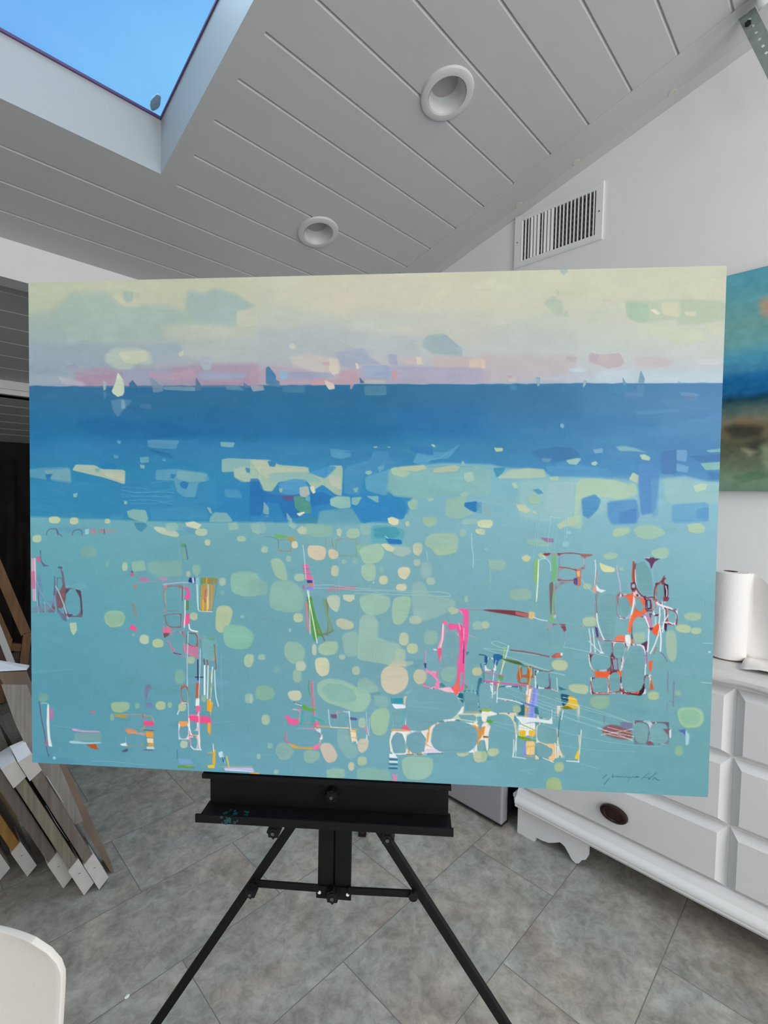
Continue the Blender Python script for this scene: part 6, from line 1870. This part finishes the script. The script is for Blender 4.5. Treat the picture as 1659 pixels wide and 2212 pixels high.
b = MB(); b.prism([(.0382, .01, .30), (.0382, .06, .36), (.0382, .08, .24), (.0382, .05, .19)], (.0012, 0, 0), mt); b.build('paper_tag', M['cardt'], t)
frame_pack('wrapped_frame_pack', 'brown-grey wrapped picture frame between the golden frame and olive one', .404, 2.0, .038, KL, .62, .4, M['pack3'], True, False)
frame_pack('golden_frame', 'golden wooden frame with a white cardboard corner, leaning in the stack', .321, 2.155, .036, .41, .75, .4, M['gold'], True, False, cat='picture frame')
frame_pack('wrapped_frame_pack', 'dark wrapped frame with white cardboard corner, leftmost of the leaning stack', .246, 2.204, .038, .41, .6, .4, M['darkpack'], True, False)
# tall carton leaning behind them
t = thing('leaning_carton', 'tall flat brown cardboard carton with plastic sheen leaning behind the wrapped frames', 'cardboard carton', (.54, 1.96, 0))
prof = [(.536, .004), (.546, 0), (.5345, .05), (.392, .483), (.283, .845), (.205, .862), (.336, .50), (.5245, .03)]
b = MB(); b.prism([(x + .012, 1.952, z) for x, z in prof], (0, .09, 0)); b.build('carton', M['card'], t)
gl = mat('clear_plastic_wrap', (.30, .27, .24), .12, var=.2, vscale=6, stretch=(20, 20, 1))
b = MB(); b.prism([(x + .012, 1.9505, z) for x, z in ((.39, .25), (.445, .25), (.31, .70), (.283, .80), (.215, .82), (.25, .68))], (0, .001, 0)); b.build('plastic_wrap', gl, t)
b = MB(); b.prism([(.20, 1.95, .868), (.295, 1.95, .85), (.31, 2.0, .845), (.20, 2.02, .89)], (0, .004, .003)); b.build('top_flap', M['cardt'], t)
# ---------------------------------------------------------------- things in the dark room beyond
t = thing('white_board', 'white-edged board with maroon face leaning at the doorway of the dark room', 'board', (.54, 3.6, 0))
b = MB(); b.prism([(.560, 3.6, .0), (.595, 3.6, .0), (.40, 3.6, .70), (.365, 3.6, .70)], (0, .02, 0)); b.build('board_edge', M['wboard'], t)
b = MB(); b.prism([(.520, 3.6, 0), (.558, 3.6, 0), (.363, 3.6, .70), (.325, 3.6, .70)], (0, .02, 0)); b.build('board_face', M['maroon'], t)
def wooden(name, label, dx, y, w=.022):
    t = thing(name, label, 'wooden frame', (.57 + dx, y, 0), 'wooden frames leaning in the dark room')
    b = MB(); b.bar((.52 + dx - .17, y, 1.28), (.615 + dx, y, .429), .06, w * 2, (0, 1, 0), .003); b.build('side_bar', M['wood'], t)
    b = MB(); b.bar((.625 + dx, y, .435), (.575 + dx, y, .01), .05, w * 2, (0, 1, 0), .003); b.build('bottom_bar', M['wood'], t)
    b = MB(); b.bar((.37 + dx, y + .01, .40), (.60 + dx, y + .01, .33), .05, w * 1.6, (0, 1, 0), .003); b.build('cross_bar', M['wood'], t)
    b = MB(); b.bar((.30 + dx, y + .01, 1.20), (.49 + dx, y + .01, .34), .045, w * 1.6, (0, 1, 0), .003); b.build('inner_bar', M['wood'], t)
wooden('wooden_frame', 'pale wooden frame leaning in the dark room, nearest the big canvas', 0, 4.1)
wooden('wooden_frame', 'pale wooden frame leaning in the dark room, behind the white board', -.12, 4.02)
P = []
for i in range(60):
    row = []
    for j in range(12): row.append((-.5 + i * .03, 5.15 + .04 * math.sin(i * 1.1) + .015 * math.sin(i * 2.7 + j * .4), .02 + j * .15))
    P.append(row)
b = MB(); b.grid(P); o = b.build('dark_curtain', M['curtain'], None, True); sm = o.modifiers.new('t', 'SOLIDIFY'); sm.thickness = .004
tag(o, 'dark brown folded curtain hanging at the back of the dark room', 'curtain')
# ---------------------------------------------------------------- plastic chair, lower left corner
ch = thing('plastic_chair', 'ivory moulded plastic chair with rounded back, beside the left easel leg', 'chair', (.044, .982, 0))
CR, CF, CO = Vector((.7014, -.7127, 0)), Vector((.7127, .7014, 0)), Vector((.044, .982, 0))
def CP(u, d, z): return CO + CR * u + CF * d + Vector((0, 0, z))
def chair_shell():
    P = []
    for i in range(41):
        u = i / 40 * 2 - 1; row = []
        for j in range(41):
            v = j / 40       # 0 top .. 1 front of seat
            if v < .55:
                k = v / .55; z = .784 - .35 * k; d = -.04 * k ** 1.3; hw = .200
                if k < .17: hw *= 1 - (1 - k / .17) ** 2.4 * .24
                row.append(CP(u * hw, d - .022 * abs(u) ** 2.2, z - .004 * abs(u) ** 2.2 * max(0, 1 - k * 3)))
            else:
                k = (v - .55) / .45; a = min(k * 2.2, 1) * math.pi / 2
                d = -.04 - .06 * (1 - math.cos(a)) - max(0, k - .45) * .42; z = .432 - .05 * math.sin(a)
                hw = .200 + .01 * k - .03 * max(0, k - .8) * 2
                row.append(CP(u * hw, d - .022 * abs(u) ** 2.2 * (1 - k), z + .03 * u * u))
        P.append(row)
    return P
b = MB(); b.grid(chair_shell()); o = b.build('seat_shell', M['chair'], ch, True); sm = o.modifiers.new('t', 'SOLIDIFY'); sm.thickness = .009; sm.offset = 0
bv = o.modifiers.new('b', 'BEVEL'); bv.width = .003; bv.segments = 2; bv.limit_method = 'ANGLE'
for su, d in ((-.15, -.09), (.15, -.09), (-.15, -.28), (.15, -.28)):
    b = MB(); b.cyl(CP(su, d, .385), CP(su * 1.15, d + (.04 if d > -.2 else -.04), 0), .010, 16); b.build('leg', M['chairleg'], ch, True)
# ---------------------------------------------------------------- small things
b = MB(); b.lathe([(.0003, .004), (.004, .0035), (.006, .001), (.005, 0)], 10, Matrix.Translation((.443, 1.433, 0)) @ Matrix.Scale(1.3, 4, (1, .4, 0)))
tag(b.build('paper_scrap', M['scrap'], None, True), 'tiny white scrap lying on the tiles left of the easel leg', 'scrap')
b = MB()
yL, xL = 2.085, .755
bb = bmesh.new(); pts = []
for k in range(20):
    t_ = 2 * math.pi * k / 20; r_ = .020 + .004 * math.sin(3 * t_)
    px, py = r_ * 1.0 * math.cos(t_), .042 * math.sin(t_) * (1 + .25 * math.sin(t_))
    pts.append((xL + px * .8, yL + py * .9 - .01, cz(yL + py * .9 - .01) + H + .009))
b.prism(pts, (0, 0, .004))
tag(b.build('fallen_leaf', M['leaf']), 'small grey leaf lying on the skylight glass near its corner', 'leaf')
# perforated hanger strap and door track at the upper right
st = thing('hanger_strap', 'perforated galvanised steel strap hanging under the ceiling edge by the right wall', 'hanger strap', (2.2, .39, 3.31))
p0, p1 = Vector((2.2, .452, 3.50)), Vector((2.2, .245, 2.93))
bb = bmesh.new()
d_ = (p1 - p0).normalized(); s_ = Vector((1, 0, 0)).cross(d_).normalized(); L_ = (p1 - p0).length; wd = .025; n_h = 19; rad = .0048
ps = L_ / n_h
for k in range(n_h):
    c0 = p0 + d_ * ps * (k + .5)
    out = []; inn = []
    for q in range(16):
        t_ = 2 * math.pi * q / 16; cx, cy = math.cos(t_), math.sin(t_); m_ = 1 / max(abs(cx), abs(cy))
        out.append(bb.verts.new(c0 + d_ * cx * m_ * ps / 2 + s_ * cy * m_ * wd)); inn.append(bb.verts.new(c0 + d_ * cx * rad * 1.3 + s_ * cy * rad))
    for q in range(16): bb.faces.new((out[q], out[(q + 1) % 16], inn[(q + 1) % 16], inn[q]))
bmesh.ops.remove_doubles(bb, verts=bb.verts[:], dist=.0004)
b = MB(); b.add(bb); o = b.build('perforated_strap', M['galv'], st); sm = o.modifiers.new('t', 'SOLIDIFY'); sm.thickness = .003
b = MB(); b.cyl((2.19, .352, 3.20), (2.23, .352, 3.20), .010, 6); b.build('bolt', M['black'], st)
tk = thing('door_track', 'white curved metal door track beside the perforated steel strap', 'door track', (2.2, .2, 3.2))
P = []
for i in range(24):
    k = i / 23; y = .345 - k * .5; z = 3.215 + .26 * k
    row = []
    for q in range(9):
        a2 = -math.pi * .1 + q / 8 * math.pi * 1.2
        row.append((2.13 + .035 * math.cos(a2), y - .03, z - .035 * math.sin(a2)))
    P.append(row)
b = MB(); b.grid(P); o = b.build('track_rail', M['metal_w'], tk, True); sm = o.modifiers.new('t', 'SOLIDIFY'); sm.thickness = .003
bpy.context.view_layer.update()
